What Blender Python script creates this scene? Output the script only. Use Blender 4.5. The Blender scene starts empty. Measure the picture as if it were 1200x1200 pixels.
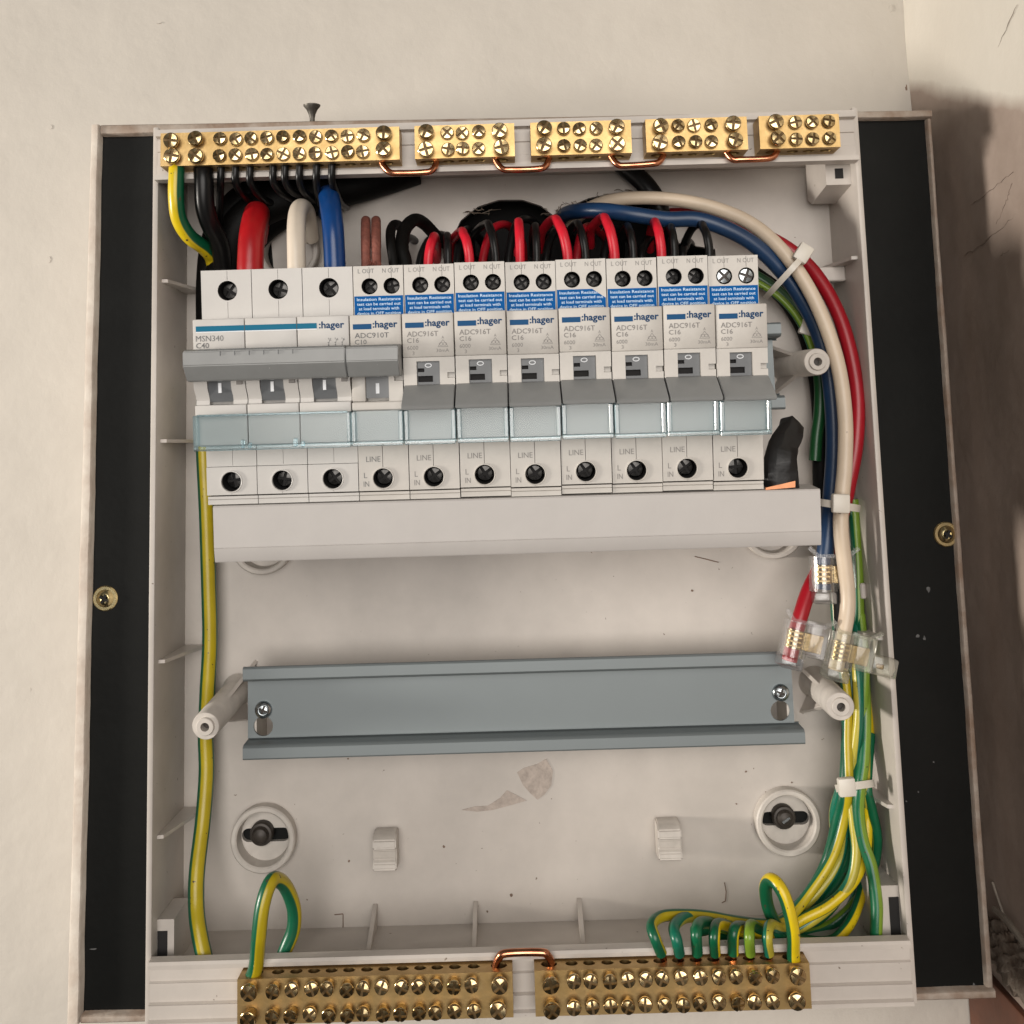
import bpy, bmesh, math, random
from mathutils import Vector, Matrix
random.seed(7)
sc = bpy.context.scene
C = sc.collection
R = math.radians
PI = math.pi
MM = 0.001

# ------------------------------------------------------------------ camera, world, lamps, exposure
PITCH, ROLL, HC, FPX = R(6.2), R(1.65), 426.0, 1200.0      # distance in mm from the tray's back panel
FW = Vector((0, math.cos(PITCH), math.sin(PITCH)))
U0 = Vector((0, -math.sin(PITCH), math.cos(PITCH)))
R0 = Vector((1, 0, 0))
RR = math.cos(ROLL)*R0 - math.sin(ROLL)*U0
UU = math.sin(ROLL)*R0 + math.cos(ROLL)*U0
CAM = Vector((0, -HC, 0))
cd = bpy.data.cameras.new('camera')
cd.sensor_width = 36; cd.lens = 36
cd.shift_y = -200/1200
cd.clip_start = 0.01; cd.clip_end = 100
co = bpy.data.objects.new('camera', cd); C.objects.link(co)
mw = Matrix.Identity(4)
for i, v in enumerate((RR, UU, -FW)):
    for j in range(3): mw[j][i] = v[j]
mw.translation = CAM*MM
co.matrix_world = mw
sc.camera = co

w = bpy.data.worlds.new('World'); sc.world = w; w.use_nodes = True
nt = w.node_tree; bg = nt.nodes['Background']
tc = nt.nodes.new('ShaderNodeTexCoord'); sx = nt.nodes.new('ShaderNodeSeparateXYZ')
mr = nt.nodes.new('ShaderNodeMapRange'); rp = nt.nodes.new('ShaderNodeValToRGB')
mr.inputs['From Min'].default_value = -1; mr.inputs['From Max'].default_value = 1
nt.links.new(tc.outputs['Generated'], sx.inputs[0]); nt.links.new(sx.outputs['Z'], mr.inputs['Value'])
nt.links.new(mr.outputs[0], rp.inputs[0]); nt.links.new(rp.outputs[0], bg.inputs['Color'])
rp.color_ramp.elements[0].position = 0.25; rp.color_ramp.elements[0].color = (0.20, 0.17, 0.14, 1)   # floor
rp.color_ramp.elements[1].position = 0.75; rp.color_ramp.elements[1].color = (0.95, 0.88, 0.80, 1)   # ceiling
bg.inputs['Strength'].default_value = 0.09

def lamp(name, loc, target, size, power, col):
    l = bpy.data.lights.new(name, 'AREA'); l.shape = 'DISK'; l.size = size; l.energy = power; l.color = col
    o = bpy.data.objects.new(name, l); C.objects.link(o)
    d = Vector(target) - Vector(loc)
    o.location = loc; o.rotation_euler = d.to_track_quat('-Z', 'Y').to_euler()
    return o
lamp('side_lamp', (-1.59, -0.40, -0.05), (0, 0, 0), 0.20, 27, (1.0, 0.93, 0.84))
lamp('room_light', (0.0, -2.0, 0.22), (0, 0, 0), 1.6, 35.5, (1.0, 0.95, 0.895))
sc.view_settings.view_transform = 'Standard'
sc.view_settings.look = 'None'
sc.view_settings.exposure = 0.0
sc.view_settings.gamma = 1

# ------------------------------------------------------------------ materials
def mat(name, col, rough=0.5, metal=0.0, var=0.0, scale=40.0, bump=0.0, bscale=200.0, col2=None, spec=0.5, rvar=0.0, coat=0.0, speck=None):
    m = bpy.data.materials.new(name); m.use_nodes = True
    n = m.node_tree.nodes; L = m.node_tree.links
    b = n['Principled BSDF']
    b.inputs['Roughness'].default_value = rough; b.inputs['Metallic'].default_value = metal
    b.inputs['Specular IOR Level'].default_value = spec
    if coat: b.inputs['Coat Weight'].default_value = coat; b.inputs['Coat Roughness'].default_value = 0.15
    t = n.new('ShaderNodeTexCoord')
    c1 = (*col, 1)
    out = None
    if var or col2:
        c2 = (*(col2 or [c*(1-var) for c in col]), 1)
        no = n.new('ShaderNodeTexNoise'); no.inputs['Scale'].default_value = scale; no.inputs['Detail'].default_value = 7; no.inputs['Roughness'].default_value = 0.62
        L.new(t.outputs['Object'], no.inputs['Vector'])
        r = n.new('ShaderNodeValToRGB'); r.color_ramp.elements[0].position = 0.36; r.color_ramp.elements[1].position = 0.66
        r.color_ramp.elements[0].color = c2; r.color_ramp.elements[1].color = c1
        L.new(no.outputs['Fac'], r.inputs[0]); out = r.outputs[0]
        if rvar:
            q = n.new('ShaderNodeMapRange'); q.inputs['To Min'].default_value = rough+rvar; q.inputs['To Max'].default_value = max(0.03, rough-rvar)
            L.new(no.outputs['Fac'], q.inputs['Value']); L.new(q.outputs[0], b.inputs['Roughness'])
    if speck:
        scol, sscale, thr = speck
        ns = n.new('ShaderNodeTexNoise'); ns.inputs['Scale'].default_value = sscale; ns.inputs['Detail'].default_value = 2
        L.new(t.outputs['Object'], ns.inputs['Vector'])
        rs = n.new('ShaderNodeMapRange'); rs.inputs['From Min'].default_value = thr; rs.inputs['From Max'].default_value = thr+0.04
        L.new(ns.outputs['Fac'], rs.inputs['Value'])
        mx = n.new('ShaderNodeMix'); mx.data_type = 'RGBA'
        L.new(rs.outputs[0], mx.inputs[0])
        if out: L.new(out, mx.inputs[6])
        else: mx.inputs[6].default_value = c1
        mx.inputs[7].default_value = (*scol, 1); out = mx.outputs[2]
    if out: L.new(out, b.inputs['Base Color'])
    else: b.inputs['Base Color'].default_value = c1
    if bump:
        nb = n.new('ShaderNodeTexNoise'); nb.inputs['Scale'].default_value = bscale; nb.inputs['Detail'].default_value = 6
        L.new(t.outputs['Object'], nb.inputs['Vector'])
        bp = n.new('ShaderNodeBump'); bp.inputs['Strength'].default_value = bump; bp.inputs['Distance'].default_value = 0.001
        L.new(nb.outputs['Fac'], bp.inputs['Height']); L.new(bp.outputs[0], b.inputs['Normal'])
    return m

M = {}
M['wall'] = mat('wall_paint', (0.555, 0.515, 0.458), 0.62, var=0.09, scale=11, bump=0.8, bscale=60)
M['side_wall'] = mat('side_wall_paint', (0.52, 0.46, 0.40), 0.6, col2=(0.36, 0.30, 0.255), scale=12, bump=0.6, bscale=35)
M['crack'] = mat('crack_dirt', (0.24, 0.185, 0.15), 0.9, var=0.4, scale=300)
M['panel'] = mat('black_laminate', (0.0062, 0.0066, 0.0060), 0.5, var=0.35, scale=25, rvar=0.08, spec=0.14, bump=0.08, bscale=300)
M['scuff'] = mat('pale_scuff', (0.16, 0.16, 0.16), 0.8, var=0.5, scale=900)
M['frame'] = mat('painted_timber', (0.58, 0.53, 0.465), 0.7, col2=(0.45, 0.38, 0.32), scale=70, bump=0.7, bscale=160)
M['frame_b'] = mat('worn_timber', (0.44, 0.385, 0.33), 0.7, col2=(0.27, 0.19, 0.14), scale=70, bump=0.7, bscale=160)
M['box'] = mat('ivory_plastic', (0.555, 0.508, 0.462), 0.42, var=0.19, scale=20, rvar=0.06, bump=0.05, bscale=120, speck=((0.16, 0.12, 0.09), 420, 0.74))
M['boss'] = mat('ivory_plastic_dusty', (0.58, 0.535, 0.485), 0.5, var=0.22, scale=90)
M['brass'] = mat('brass_bar', (0.52, 0.36, 0.165), 0.42, 1.0, col2=(0.42, 0.28, 0.115), scale=130, rvar=0.08, bump=0.04, bscale=700)
M['screw_brass'] = mat('brass_screw', (0.72, 0.58, 0.34), 0.22, 1.0, col2=(0.40, 0.28, 0.13), scale=500, rvar=0.06)
M['gold_screw'] = mat('passivated_screw', (0.72, 0.58, 0.30), 0.25, 1.0, col2=(0.52, 0.45, 0.26), scale=300)
M['copper'] = mat('copper', (0.80, 0.36, 0.20), 0.24, 1.0, col2=(0.52, 0.20, 0.11), scale=200, rvar=0.08)
M['zinc'] = mat('zinc_screw', (0.50, 0.54, 0.56), 0.25, 1.0, var=0.3, scale=500)
M['rail'] = mat('rail_steel', (0.175, 0.20, 0.207), 0.42, 0.22, var=0.05, scale=14, rvar=0.05)
M['steel'] = mat('dark_steel', (0.07, 0.068, 0.066), 0.28, 1.0, var=0.5, scale=600)
M['bolt'] = mat('bolt_dark', (0.055, 0.045, 0.038), 0.5, 0.3, var=0.4, scale=300)
M['void'] = mat('cavity_shade', (0.008, 0.007, 0.007), 0.8)  # near black, shade painted into holes, slots and recesses
M['mcb'] = mat('breaker_plastic', (0.55, 0.53, 0.505), 0.38, var=0.05, scale=90, bump=0.03, bscale=900)
M['rcbo'] = mat('breaker_plastic_warm', (0.545, 0.515, 0.475), 0.38, var=0.10, scale=90, bump=0.03, bscale=900)
M['busbar'] = mat('cover_plastic', (0.50, 0.475, 0.455), 0.45, var=0.05, scale=50, bump=0.03, bscale=900)
M['lever'] = mat('grey_lever', (0.245, 0.25, 0.248), 0.36, var=0.08, scale=120, speck=((0.4, 0.4, 0.4), 700, 0.76))
M['face'] = mat('grey_lever_face', (0.135, 0.142, 0.15), 0.4, var=0.1, scale=120)
M['ink'] = mat('grey_ink', (0.15, 0.15, 0.15), 0.6)
M['ink_pale'] = mat('pale_ink', (0.22, 0.205, 0.195), 0.6)
M['white_ink'] = mat('white_ink', (0.75, 0.77, 0.80), 0.6)
M['pale_blue_ink'] = mat('pale_blue_ink', (0.58, 0.75, 0.90), 0.6)
M['blue_label'] = mat('blue_label', (0.0, 0.095, 0.33), 0.5, var=0.08, scale=200, spec=0.08)
M['navy'] = mat('navy_ink', (0.004, 0.07, 0.19), 0.55, spec=0.2)
M['navy_text'] = mat('navy_text_ink', (0.004, 0.045, 0.125), 0.55, spec=0.2)
M['teal'] = mat('teal_stripe', (0.0, 0.135, 0.24), 0.5, spec=0.2)
M['red'] = mat('red_pvc', (0.40, 0.006, 0.010), 0.34, var=0.2, scale=90, bump=0.04, bscale=400)
M['red_bright'] = mat('bright_red_pvc', (0.62, 0.012, 0.030), 0.38, var=0.15, scale=200)
M['crimson'] = mat('crimson_pvc', (0.34, 0.005, 0.014), 0.36, var=0.2, scale=60)
M['blue'] = mat('blue_pvc', (0.004, 0.045, 0.18), 0.28, var=0.2, scale=90)
M['blue_dull'] = mat('dull_blue_pvc', (0.008, 0.036, 0.10), 0.36, var=0.25, scale=60)
M['white_pvc'] = mat('white_pvc', (0.66, 0.58, 0.48), 0.36, var=0.08, scale=70, speck=((0.25, 0.2, 0.15), 260, 0.72))
M['cream_pvc'] = mat('cream_pvc', (0.62, 0.51, 0.39), 0.4, var=0.12, scale=60, speck=((0.25, 0.18, 0.12), 240, 0.73))
M['black'] = mat('black_pvc', (0.006, 0.006, 0.0063), 0.33, var=0.3, scale=150, spec=0.28)
M['black_dull'] = mat('black_sleeve', (0.0035, 0.0033, 0.003), 0.6, var=0.3, scale=150, spec=0.14, bump=0.2, bscale=500)
M['brown'] = mat('brown_braid', (0.24, 0.075, 0.052), 0.75, var=0.4, scale=400, bump=0.6, bscale=900)
M['tape'] = mat('black_tape', (0.0055, 0.0055, 0.006), 0.5, var=0.3, scale=120, bump=0.5, bscale=160)
M['tie'] = mat('nylon_tie', (0.66, 0.62, 0.55), 0.4, var=0.06, scale=200)
M['green_d'] = mat('green_pvc', (0.006, 0.075, 0.02), 0.36, var=0.2, scale=70)
M['orange'] = mat('bare_copper_bar', (0.70, 0.29, 0.13), 0.4, 0.3, var=0.2, scale=200)
M['wood'] = mat('red_brown_timber', (0.14, 0.048, 0.024), 0.55, col2=(0.085, 0.032, 0.017), scale=30, bump=0.4, bscale=90)
M['dust'] = mat('dusty_rubble', (0.25, 0.21, 0.17), 0.9, col2=(0.10, 0.07, 0.05), scale=160, bump=.5, bscale=400)
M['lead'] = mat('dusty_lead', (0.30, 0.26, 0.215), 0.8, var=0.3, scale=160)
M['residue'] = mat('glue_residue', (0.48, 0.41, 0.36), 0.75, var=0.3, scale=250, bump=0.5, bscale=500)
M['brown_mark'] = mat('brown_mark', (0.22, 0.15, 0.11), 0.8, var=0.4, scale=300)
M['grime_shade'] = mat('brass_grime_shade', (0.16, 0.10, 0.04), 0.5, 0.6, var=0.5, scale=600)  # slot floors: grime, with the shade of the slot painted in
M['paper'] = mat('label_paper', (0.33, 0.345, 0.345), 0.5, var=0.06, scale=150)
M['nail'] = mat('old_screw', (0.13, 0.12, 0.105), 0.5, 0.7, var=0.4, scale=300)

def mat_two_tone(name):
    """cream above an uneven sloping edge, brown below it"""
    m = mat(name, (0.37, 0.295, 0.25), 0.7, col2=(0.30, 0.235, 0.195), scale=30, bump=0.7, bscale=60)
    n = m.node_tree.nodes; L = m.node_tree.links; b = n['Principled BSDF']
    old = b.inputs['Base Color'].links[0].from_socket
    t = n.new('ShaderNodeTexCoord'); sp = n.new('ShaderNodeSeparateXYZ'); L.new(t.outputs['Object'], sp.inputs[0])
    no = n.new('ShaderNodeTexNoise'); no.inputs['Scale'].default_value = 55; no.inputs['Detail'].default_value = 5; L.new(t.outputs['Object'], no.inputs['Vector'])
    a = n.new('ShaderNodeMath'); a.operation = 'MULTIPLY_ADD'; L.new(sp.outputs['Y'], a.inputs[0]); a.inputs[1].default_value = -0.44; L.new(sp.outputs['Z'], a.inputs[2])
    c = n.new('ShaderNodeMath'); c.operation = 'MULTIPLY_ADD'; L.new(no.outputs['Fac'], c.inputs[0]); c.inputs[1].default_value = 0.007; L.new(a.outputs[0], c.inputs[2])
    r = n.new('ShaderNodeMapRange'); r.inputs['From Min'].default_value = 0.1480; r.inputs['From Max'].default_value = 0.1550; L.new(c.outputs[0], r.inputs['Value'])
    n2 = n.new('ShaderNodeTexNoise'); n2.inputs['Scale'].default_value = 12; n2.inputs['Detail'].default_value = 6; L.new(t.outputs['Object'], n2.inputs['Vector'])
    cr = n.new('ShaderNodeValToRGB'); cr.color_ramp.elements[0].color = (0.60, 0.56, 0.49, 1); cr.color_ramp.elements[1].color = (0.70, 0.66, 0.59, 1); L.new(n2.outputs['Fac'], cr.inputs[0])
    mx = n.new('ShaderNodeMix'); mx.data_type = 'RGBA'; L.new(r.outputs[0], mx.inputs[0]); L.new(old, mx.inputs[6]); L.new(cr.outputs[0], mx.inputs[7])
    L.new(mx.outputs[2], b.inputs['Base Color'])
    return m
M['side_wall'] = mat_two_tone('two_tone_wall')

def mat_earth(name, frac, yellow, green, twist):
    m = bpy.data.materials.new(name); m.use_nodes = True
    n = m.node_tree.nodes; L = m.node_tree.links; b = n['Principled BSDF']
    b.inputs['Roughness'].default_value = 0.32
    uv = n.new('ShaderNodeUVMap'); s = n.new('ShaderNodeSeparateXYZ'); L.new(uv.outputs[0], s.inputs[0])
    t = n.new('ShaderNodeMath'); t.operation = 'MULTIPLY_ADD'; L.new(s.outputs['Y'], t.inputs[0]); t.inputs[1].default_value = twist; L.new(s.outputs['X'], t.inputs[2])
    f = n.new('ShaderNodeMath'); f.operation = 'FRACT'; L.new(t.outputs[0], f.inputs[0])
    d = n.new('ShaderNodeMath'); d.operation = 'SUBTRACT'; L.new(f.outputs[0], d.inputs[0]); d.inputs[1].default_value = 0.5
    a = n.new('ShaderNodeMath'); a.operation = 'ABSOLUTE'; L.new(d.outputs[0], a.inputs[0])
    g = n.new('ShaderNodeMapRange'); g.inputs['From Min'].default_value = frac/2-0.012; g.inputs['From Max'].default_value = frac/2+0.012
    L.new(a.outputs[0], g.inputs['Value'])
    mx = n.new('ShaderNodeMix'); mx.data_type = 'RGBA'; L.new(g.outputs[0], mx.inputs[0])
    mx.inputs[6].default_value = (*yellow, 1); mx.inputs[7].default_value = (*green, 1)
    tcx = n.new('ShaderNodeTexCoord'); no = n.new('ShaderNodeTexNoise'); no.inputs['Scale'].default_value = 120
    L.new(tcx.outputs['Object'], no.inputs['Vector'])
    m2 = n.new('ShaderNodeMix'); m2.data_type = 'RGBA'; m2.blend_type = 'MULTIPLY'; m2.inputs[0].default_value = 0.35
    L.new(mx.outputs[2], m2.inputs[6]); L.new(no.outputs['Fac'], m2.inputs[7])
    ns = n.new('ShaderNodeTexNoise'); ns.inputs['Scale'].default_value = 520; L.new(tcx.outputs['Object'], ns.inputs['Vector'])
    rs = n.new('ShaderNodeMapRange'); rs.inputs['From Min'].default_value = 0.70; rs.inputs['From Max'].default_value = 0.73; L.new(ns.outputs['Fac'], rs.inputs['Value'])
    m3 = n.new('ShaderNodeMix'); m3.data_type = 'RGBA'; L.new(rs.outputs[0], m3.inputs[0]); L.new(m2.outputs[2], m3.inputs[6]); m3.inputs[7].default_value = (0.06, 0.04, 0.02, 1)
    L.new(m3.outputs[2], b.inputs['Base Color'])
    return m
YEL, GRN = (0.52, 0.40, 0.012), (0.006, 0.115, 0.055)
M['earth'] = mat_earth('earth_pvc', 0.27, YEL, GRN, 0.0)
M['earth_bright'] = mat_earth('earth_bright_pvc', 0.29, (0.76, 0.56, 0.01), (0.004, 0.10, 0.042), 0.0)
M['earth_tw'] = mat_earth('earth_twisted_pvc', 0.40, (0.50, 0.43, 0.05), (0.008, 0.15, 0.09), 5.0)
M['earth_lime'] = mat_earth('earth_lime_pvc', 0.36, (0.20, 0.33, 0.03), (0.006, 0.13, 0.055), .8)

def mat_clear(name, tint, gloss=0.10, haze=0.06, hazecol=(0.8, 0.8, 0.78)):
    m = bpy.data.materials.new(name); m.use_nodes = True
    n = m.node_tree.nodes; L = m.node_tree.links; n.remove(n['Principled BSDF'])
    tr = n.new('ShaderNodeBsdfTransparent'); tr.inputs[0].default_value = (*tint, 1)
    gl = n.new('ShaderNodeBsdfGlossy'); gl.inputs['Roughness'].default_value = 0.16
    df = n.new('ShaderNodeBsdfDiffuse'); df.inputs[0].default_value = (*hazecol, 1)
    lw = n.new('ShaderNodeLayerWeight'); lw.inputs[0].default_value = 0.25
    mp = n.new('ShaderNodeMapRange'); mp.inputs['To Min'].default_value = gloss*0.4; mp.inputs['To Max'].default_value = min(0.8, gloss*6)
    L.new(lw.outputs['Fresnel'], mp.inputs['Value'])
    a = n.new('ShaderNodeMixShader'); a.inputs[0].default_value = haze; L.new(tr.outputs[0], a.inputs[1]); L.new(df.outputs[0], a.inputs[2])
    b = n.new('ShaderNodeMixShader'); L.new(mp.outputs[0], b.inputs[0]); L.new(a.outputs[0], b.inputs[1]); L.new(gl.outputs[0], b.inputs[2])
    L.new(b.outputs[0], n['Material Output'].inputs[0])
    return m
M['clear'] = mat_clear('clear_holder', (0.97, 0.988, 0.99), 0.05, 0.0)
M['clear_edge'] = mat_clear('clear_holder_edge', (0.80, 0.915, 0.95), 0.25, 0.03, (0.6, 0.8, 0.85))
M['clear_conn'] = mat_clear('clear_connector', (0.965, 0.96, 0.965), 0.12, 0.035)
M['tan_conn'] = mat_clear('milky_connector', (0.94, 0.94, 0.90), 0.10, 0.075, (0.72, 0.72, 0.66))

# ------------------------------------------------------------------ mesh helpers (millimetres, world frame: x right, y away from the camera, z up)
WM = {}                                                       # world matrix (in mm translation) of every thing's base
def P(px, py, d):
    """a point d mm in front of the tray's back panel, on the line of sight through a pixel of the photograph"""
    v = FW + RR*((px-600)/FPX) - UU*((py-400)/FPX)
    return CAM + v*((HC-d)/v.y)
def B(x, z, d): return Vector((x, -d, z))
def MB(x, z, y=0.0):
    """breaker-row frame -> world: the row leans 6 degrees out at the top"""
    return CAM + FW*(357+y) + R0*x + U0*z
ROW = Matrix.Rotation(PITCH, 4, 'X')
def rowmat(x, z=0, y=0):
    m = ROW.copy(); m.translation = MB(x, z, y); return m

def mbox(bm, x0, x1, y0, y1, z0, z1, bev=0.0, seg=1):
    r = bmesh.ops.create_cube(bm, size=1.0)
    vs = r['verts']
    for v in vs:
        v.co = Vector((x0+(v.co.x+.5)*(x1-x0), y0+(v.co.y+.5)*(y1-y0), z0+(v.co.z+.5)*(z1-z0)))
    if bev:
        es = list({e for v in vs for e in v.link_edges})
        bmesh.ops.bevel(bm, geom=es, offset=bev, segments=seg, affect='EDGES', profile=0.5)
    return bm
def prism(bm, poly, y0, y1, axis='y'):
    """extrude a polygon; axis y: (x,z) polygon, axis x: (y,z) polygon, axis z: (x,y) polygon"""
    f = {'y': lambda a, b, t: Vector((a, t, b)), 'x': lambda a, b, t: Vector((t, a, b)), 'z': lambda a, b, t: Vector((a, b, t))}[axis]
    A = [bm.verts.new(f(a, b, y0)) for a, b in poly]; D = [bm.verts.new(f(a, b, y1)) for a, b in poly]
    n = len(poly); fs = [bm.faces.new(A), bm.faces.new(D[::-1])]
    for i in range(n): fs.append(bm.faces.new((A[i], D[i], D[(i+1) % n], A[(i+1) % n])))
    bmesh.ops.recalc_face_normals(bm, faces=fs)
    return bm
def catmull(pts, n=8):
    out = []; P0 = [Vector(p) for p in pts]
    Q = [P0[0]*2-P0[1]] + P0 + [P0[-1]*2-P0[-2]]
    for i in range(1, len(Q)-2):
        a, b, c, d = Q[i-1:i+3]
        for k in range(n):
            t = k/n
            out.append(0.5*((2*b)+(c-a)*t+(2*a-5*b+4*c-d)*t*t+(3*b-a-3*c+d)*t**3))
    out.append(P0[-1]); return out
def tube(bm, path, rad, sides=14, flat=1.0, cap=True, ref=None):
    """sweep a circle (rad: number or list) along a path, UV u round, v along (m)"""
    uvl = bm.loops.layers.uv.verify()
    n = len(path); rings = []; us = []
    t0 = (path[1]-path[0]).normalized()
    ref = Vector(ref) if ref else Vector((0, -1, 0))
    nrm = ref - t0*ref.dot(t0)
    if nrm.length < 0.05: nrm = Vector((0, 0, 1)) - t0*t0.z
    nrm.normalize(); L = 0; prev = t0
    for i, p in enumerate(path):
        t = (path[min(i+1, n-1)]-path[max(i-1, 0)]).normalized()
        q = prev.rotation_difference(t); nrm = q @ nrm; nrm = (nrm - t*nrm.dot(t)).normalized(); prev = t
        bn = t.cross(nrm)
        r = rad[i] if isinstance(rad, (list, tuple)) else rad
        if i: L += (p-path[i-1]).length
        us.append(L*MM)
        rings.append([bm.verts.new(p + nrm*(math.cos(2*PI*k/sides+PI)*r*flat) + bn*(math.sin(2*PI*k/sides+PI)*r)) for k in range(sides)])
    for i in range(n-1):
        for k in range(sides):
            f = bm.faces.new((rings[i][k], rings[i][(k+1) % sides], rings[i+1][(k+1) % sides], rings[i+1][k]))
            for lp, (u, v) in zip(f.loops, ((k/sides, us[i]), ((k+1)/sides, us[i]), ((k+1)/sides, us[i+1]), (k/sides, us[i+1]))):
                lp[uvl].uv = (u, v)
    if cap:
        bm.faces.new(rings[0][::-1]); bm.faces.new(rings[-1])
    return bm
def ribbon(bm, path, wid, thk, ref):
    """sweep a rectangle: wid along ref x tangent, thk along ref"""
    n = len(path); rings = []
    for i, p in enumerate(path):
        t = (path[min(i+1, n-1)]-path[max(i-1, 0)]).normalized()
        b = Vector(ref[i] if isinstance(ref, list) else ref); b = (b - t*b.dot(t)).normalized(); s = t.cross(b)
        rings.append([bm.verts.new(p + s*a*wid/2 + b*c*thk/2) for a, c in ((-1, -1), (1, -1), (1, 1), (-1, 1))])
    for i in range(n-1):
        for k in range(4): bm.faces.new((rings[i][k], rings[i][(k+1) % 4], rings[i+1][(k+1) % 4], rings[i+1][k]))
    bm.faces.new(rings[0][::-1]); bm.faces.new(rings[-1])
    bmesh.ops.recalc_face_normals(bm, faces=bm.faces)
    return bm
def lathe(bm, prof, base, axis, sides=24, close=True):
    """revolve (r, h) profile round an axis through base"""
    a = Vector(axis).normalized(); u = a.orthogonal().normalized(); v = a.cross(u); base = Vector(base)
    rings = []
    for r, h in prof:
        rings.append([bm.verts.new(base + a*h + (u*math.cos(2*PI*k/sides)+v*math.sin(2*PI*k/sides))*r) for k in range(sides)])
    fs = []
    for i in range(len(prof)-1):
        for k in range(sides): fs.append(bm.faces.new((rings[i][k], rings[i][(k+1) % sides], rings[i+1][(k+1) % sides], rings[i+1][k])))
    if close: fs.append(bm.faces.new(rings[0][::-1])); fs.append(bm.faces.new(rings[-1]))
    bmesh.ops.recalc_face_normals(bm, faces=fs)
    return bm
def circ(x, z, r, n=24, rx=None): return [(x+(rx or r)*math.cos(2*PI*k/n), z+r*math.sin(2*PI*k/n)) for k in range(n)]
def rect(x0, x1, z0, z1): return [(x0, z0), (x1, z0), (x1, z1), (x0, z1)]
def plate(bm, outer, holes, t0, t1, axis='y'):
    """a plate with real holes: outer and holes are 2D polygons, thickness from t0 to t1 along the axis"""
    cu = bpy.data.curves.new('tmp', 'CURVE'); cu.dimensions = '2D'; cu.fill_mode = 'BOTH'; cu.extrude = abs(t1-t0)/2
    for poly in [outer]+holes:
        s = cu.splines.new('POLY'); s.points.add(len(poly)-1); s.use_cyclic_u = True
        for p, (a, b) in zip(s.points, poly): p.co = (a, b, 0, 1)
    o = bpy.data.objects.new('tmp', cu); me = bpy.data.meshes.new_from_object(o)
    mid = (t0+t1)/2
    for v in me.vertices:
        a, b, h = v.co
        v.co = (a, mid-h, b) if axis == 'y' else ((a, b, mid+h) if axis == 'z' else (mid+h, a, b))
    n0 = len(bm.faces); bm.from_mesh(me); bpy.data.objects.remove(o); bpy.data.curves.remove(cu); bpy.data.meshes.remove(me)
    bmesh.ops.remove_doubles(bm, verts=[v for v in bm.verts], dist=1e-4)
    bmesh.ops.recalc_face_normals(bm, faces=bm.faces)
    return bm
def text(bm, s, x, z, y, cap, width=None, bold=0.0, center=False):
    """flat lettering in the x-z plane facing the camera, left/bottom corner at x, z"""
    cu = bpy.data.curves.new('tmp', 'FONT'); cu.body = s; cu.size = 1.0; cu.resolution_u = 2; cu.offset = bold
    o = bpy.data.objects.new('tmp', cu); me = bpy.data.meshes.new_from_object(o)
    xs = [v.co.x for v in me.vertices]; x0, x1 = min(xs), max(xs)
    k = cap/0.70; kx = k if not width else width/(x1-x0)
    off = -(x1-x0)*kx/2 if center else 0
    for v in me.vertices: v.co = (x+off+(v.co.x-x0)*kx, y, z+v.co.y*k)
    bm.from_mesh(me); bpy.data.objects.remove(o); bpy.data.curves.remove(cu); bpy.data.meshes.remove(me)
    return bm
def NB(): return bmesh.new()

def finish(name, bm, m, mtx=None, smooth=35):
    """bmesh in mm -> mesh in metres; mtx: world matrix (mm) whose inverse is taken so the mesh is local to its thing"""
    me = bpy.data.meshes.new(name)
    if mtx is not None: bm.transform(mtx.inverted())
    bm.transform(Matrix.Scale(MM, 4))
    bm.to_mesh(me); bm.free()
    for q in (m if isinstance(m, (list, tuple)) else [m]): me.materials.append(q)
    if smooth:
        me.shade_smooth(); me.set_sharp_from_angle(angle=R(smooth))
    return me
def mm_to_m(mtx):
    m = mtx.copy(); m.translation = m.translation*MM; return m
def thing(name, label, cat, mtx, group=None):
    if isinstance(mtx, Vector): mtx = Matrix.Translation(mtx)
    o = bpy.data.objects.new(name, None); C.objects.link(o); o.empty_display_size = 0.01
    o.matrix_world = mm_to_m(mtx); WM[o.name] = mtx.copy()
    o['label'] = label; o['category'] = cat
    if group: o['group'] = group
    return o
def part(name, bm, m, parent, local=False, smooth=35):
    """mesh part; bm in world mm (local=False) or already in the thing's own frame"""
    mtx = WM[parent.name]
    me = finish(name, bm, m, None if local else mtx, smooth)
    o = bpy.data.objects.new(name, me); C.objects.link(o); o.parent = parent; WM[o.name] = mtx
    return o
def put(name, me, parent, loc, rot=None):
    """a child that shares mesh data, at loc (mm) in the thing's frame"""
    o = bpy.data.objects.new(name, me); C.objects.link(o); o.parent = parent
    m = (rot or Matrix.Identity(4)).copy(); m.translation = Vector(loc)*MM
    o.matrix_basis = m; WM[o.name] = WM[parent.name]
    return o
def solo(name, bm, m, label, cat, origin, group=None, smooth=35):
    mtx = Matrix.Translation(Vector(origin))
    o = bpy.data.objects.new(name, finish(name, bm, m, mtx, smooth)); C.objects.link(o)
    o.location = Vector(origin)*MM; WM[o.name] = mtx
    o['label'] = label; o['category'] = cat
    if group: o['group'] = group
    return o
def struct(name, bm, m, origin=(0, 0, 0)):
    mtx = Matrix.Translation(Vector(origin))
    o = bpy.data.objects.new(name, finish(name, bm, m, mtx)); C.objects.link(o)
    o.location = Vector(origin)*MM; WM[o.name] = mtx; o['kind'] = 'structure'
    return o
def copy_tree(o, parent=None):
    c = o.copy(); C.objects.link(c); c.parent = parent
    WM[c.name] = WM[o.name]
    for ch in list(o.children): copy_tree(ch, c)
    return c

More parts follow.
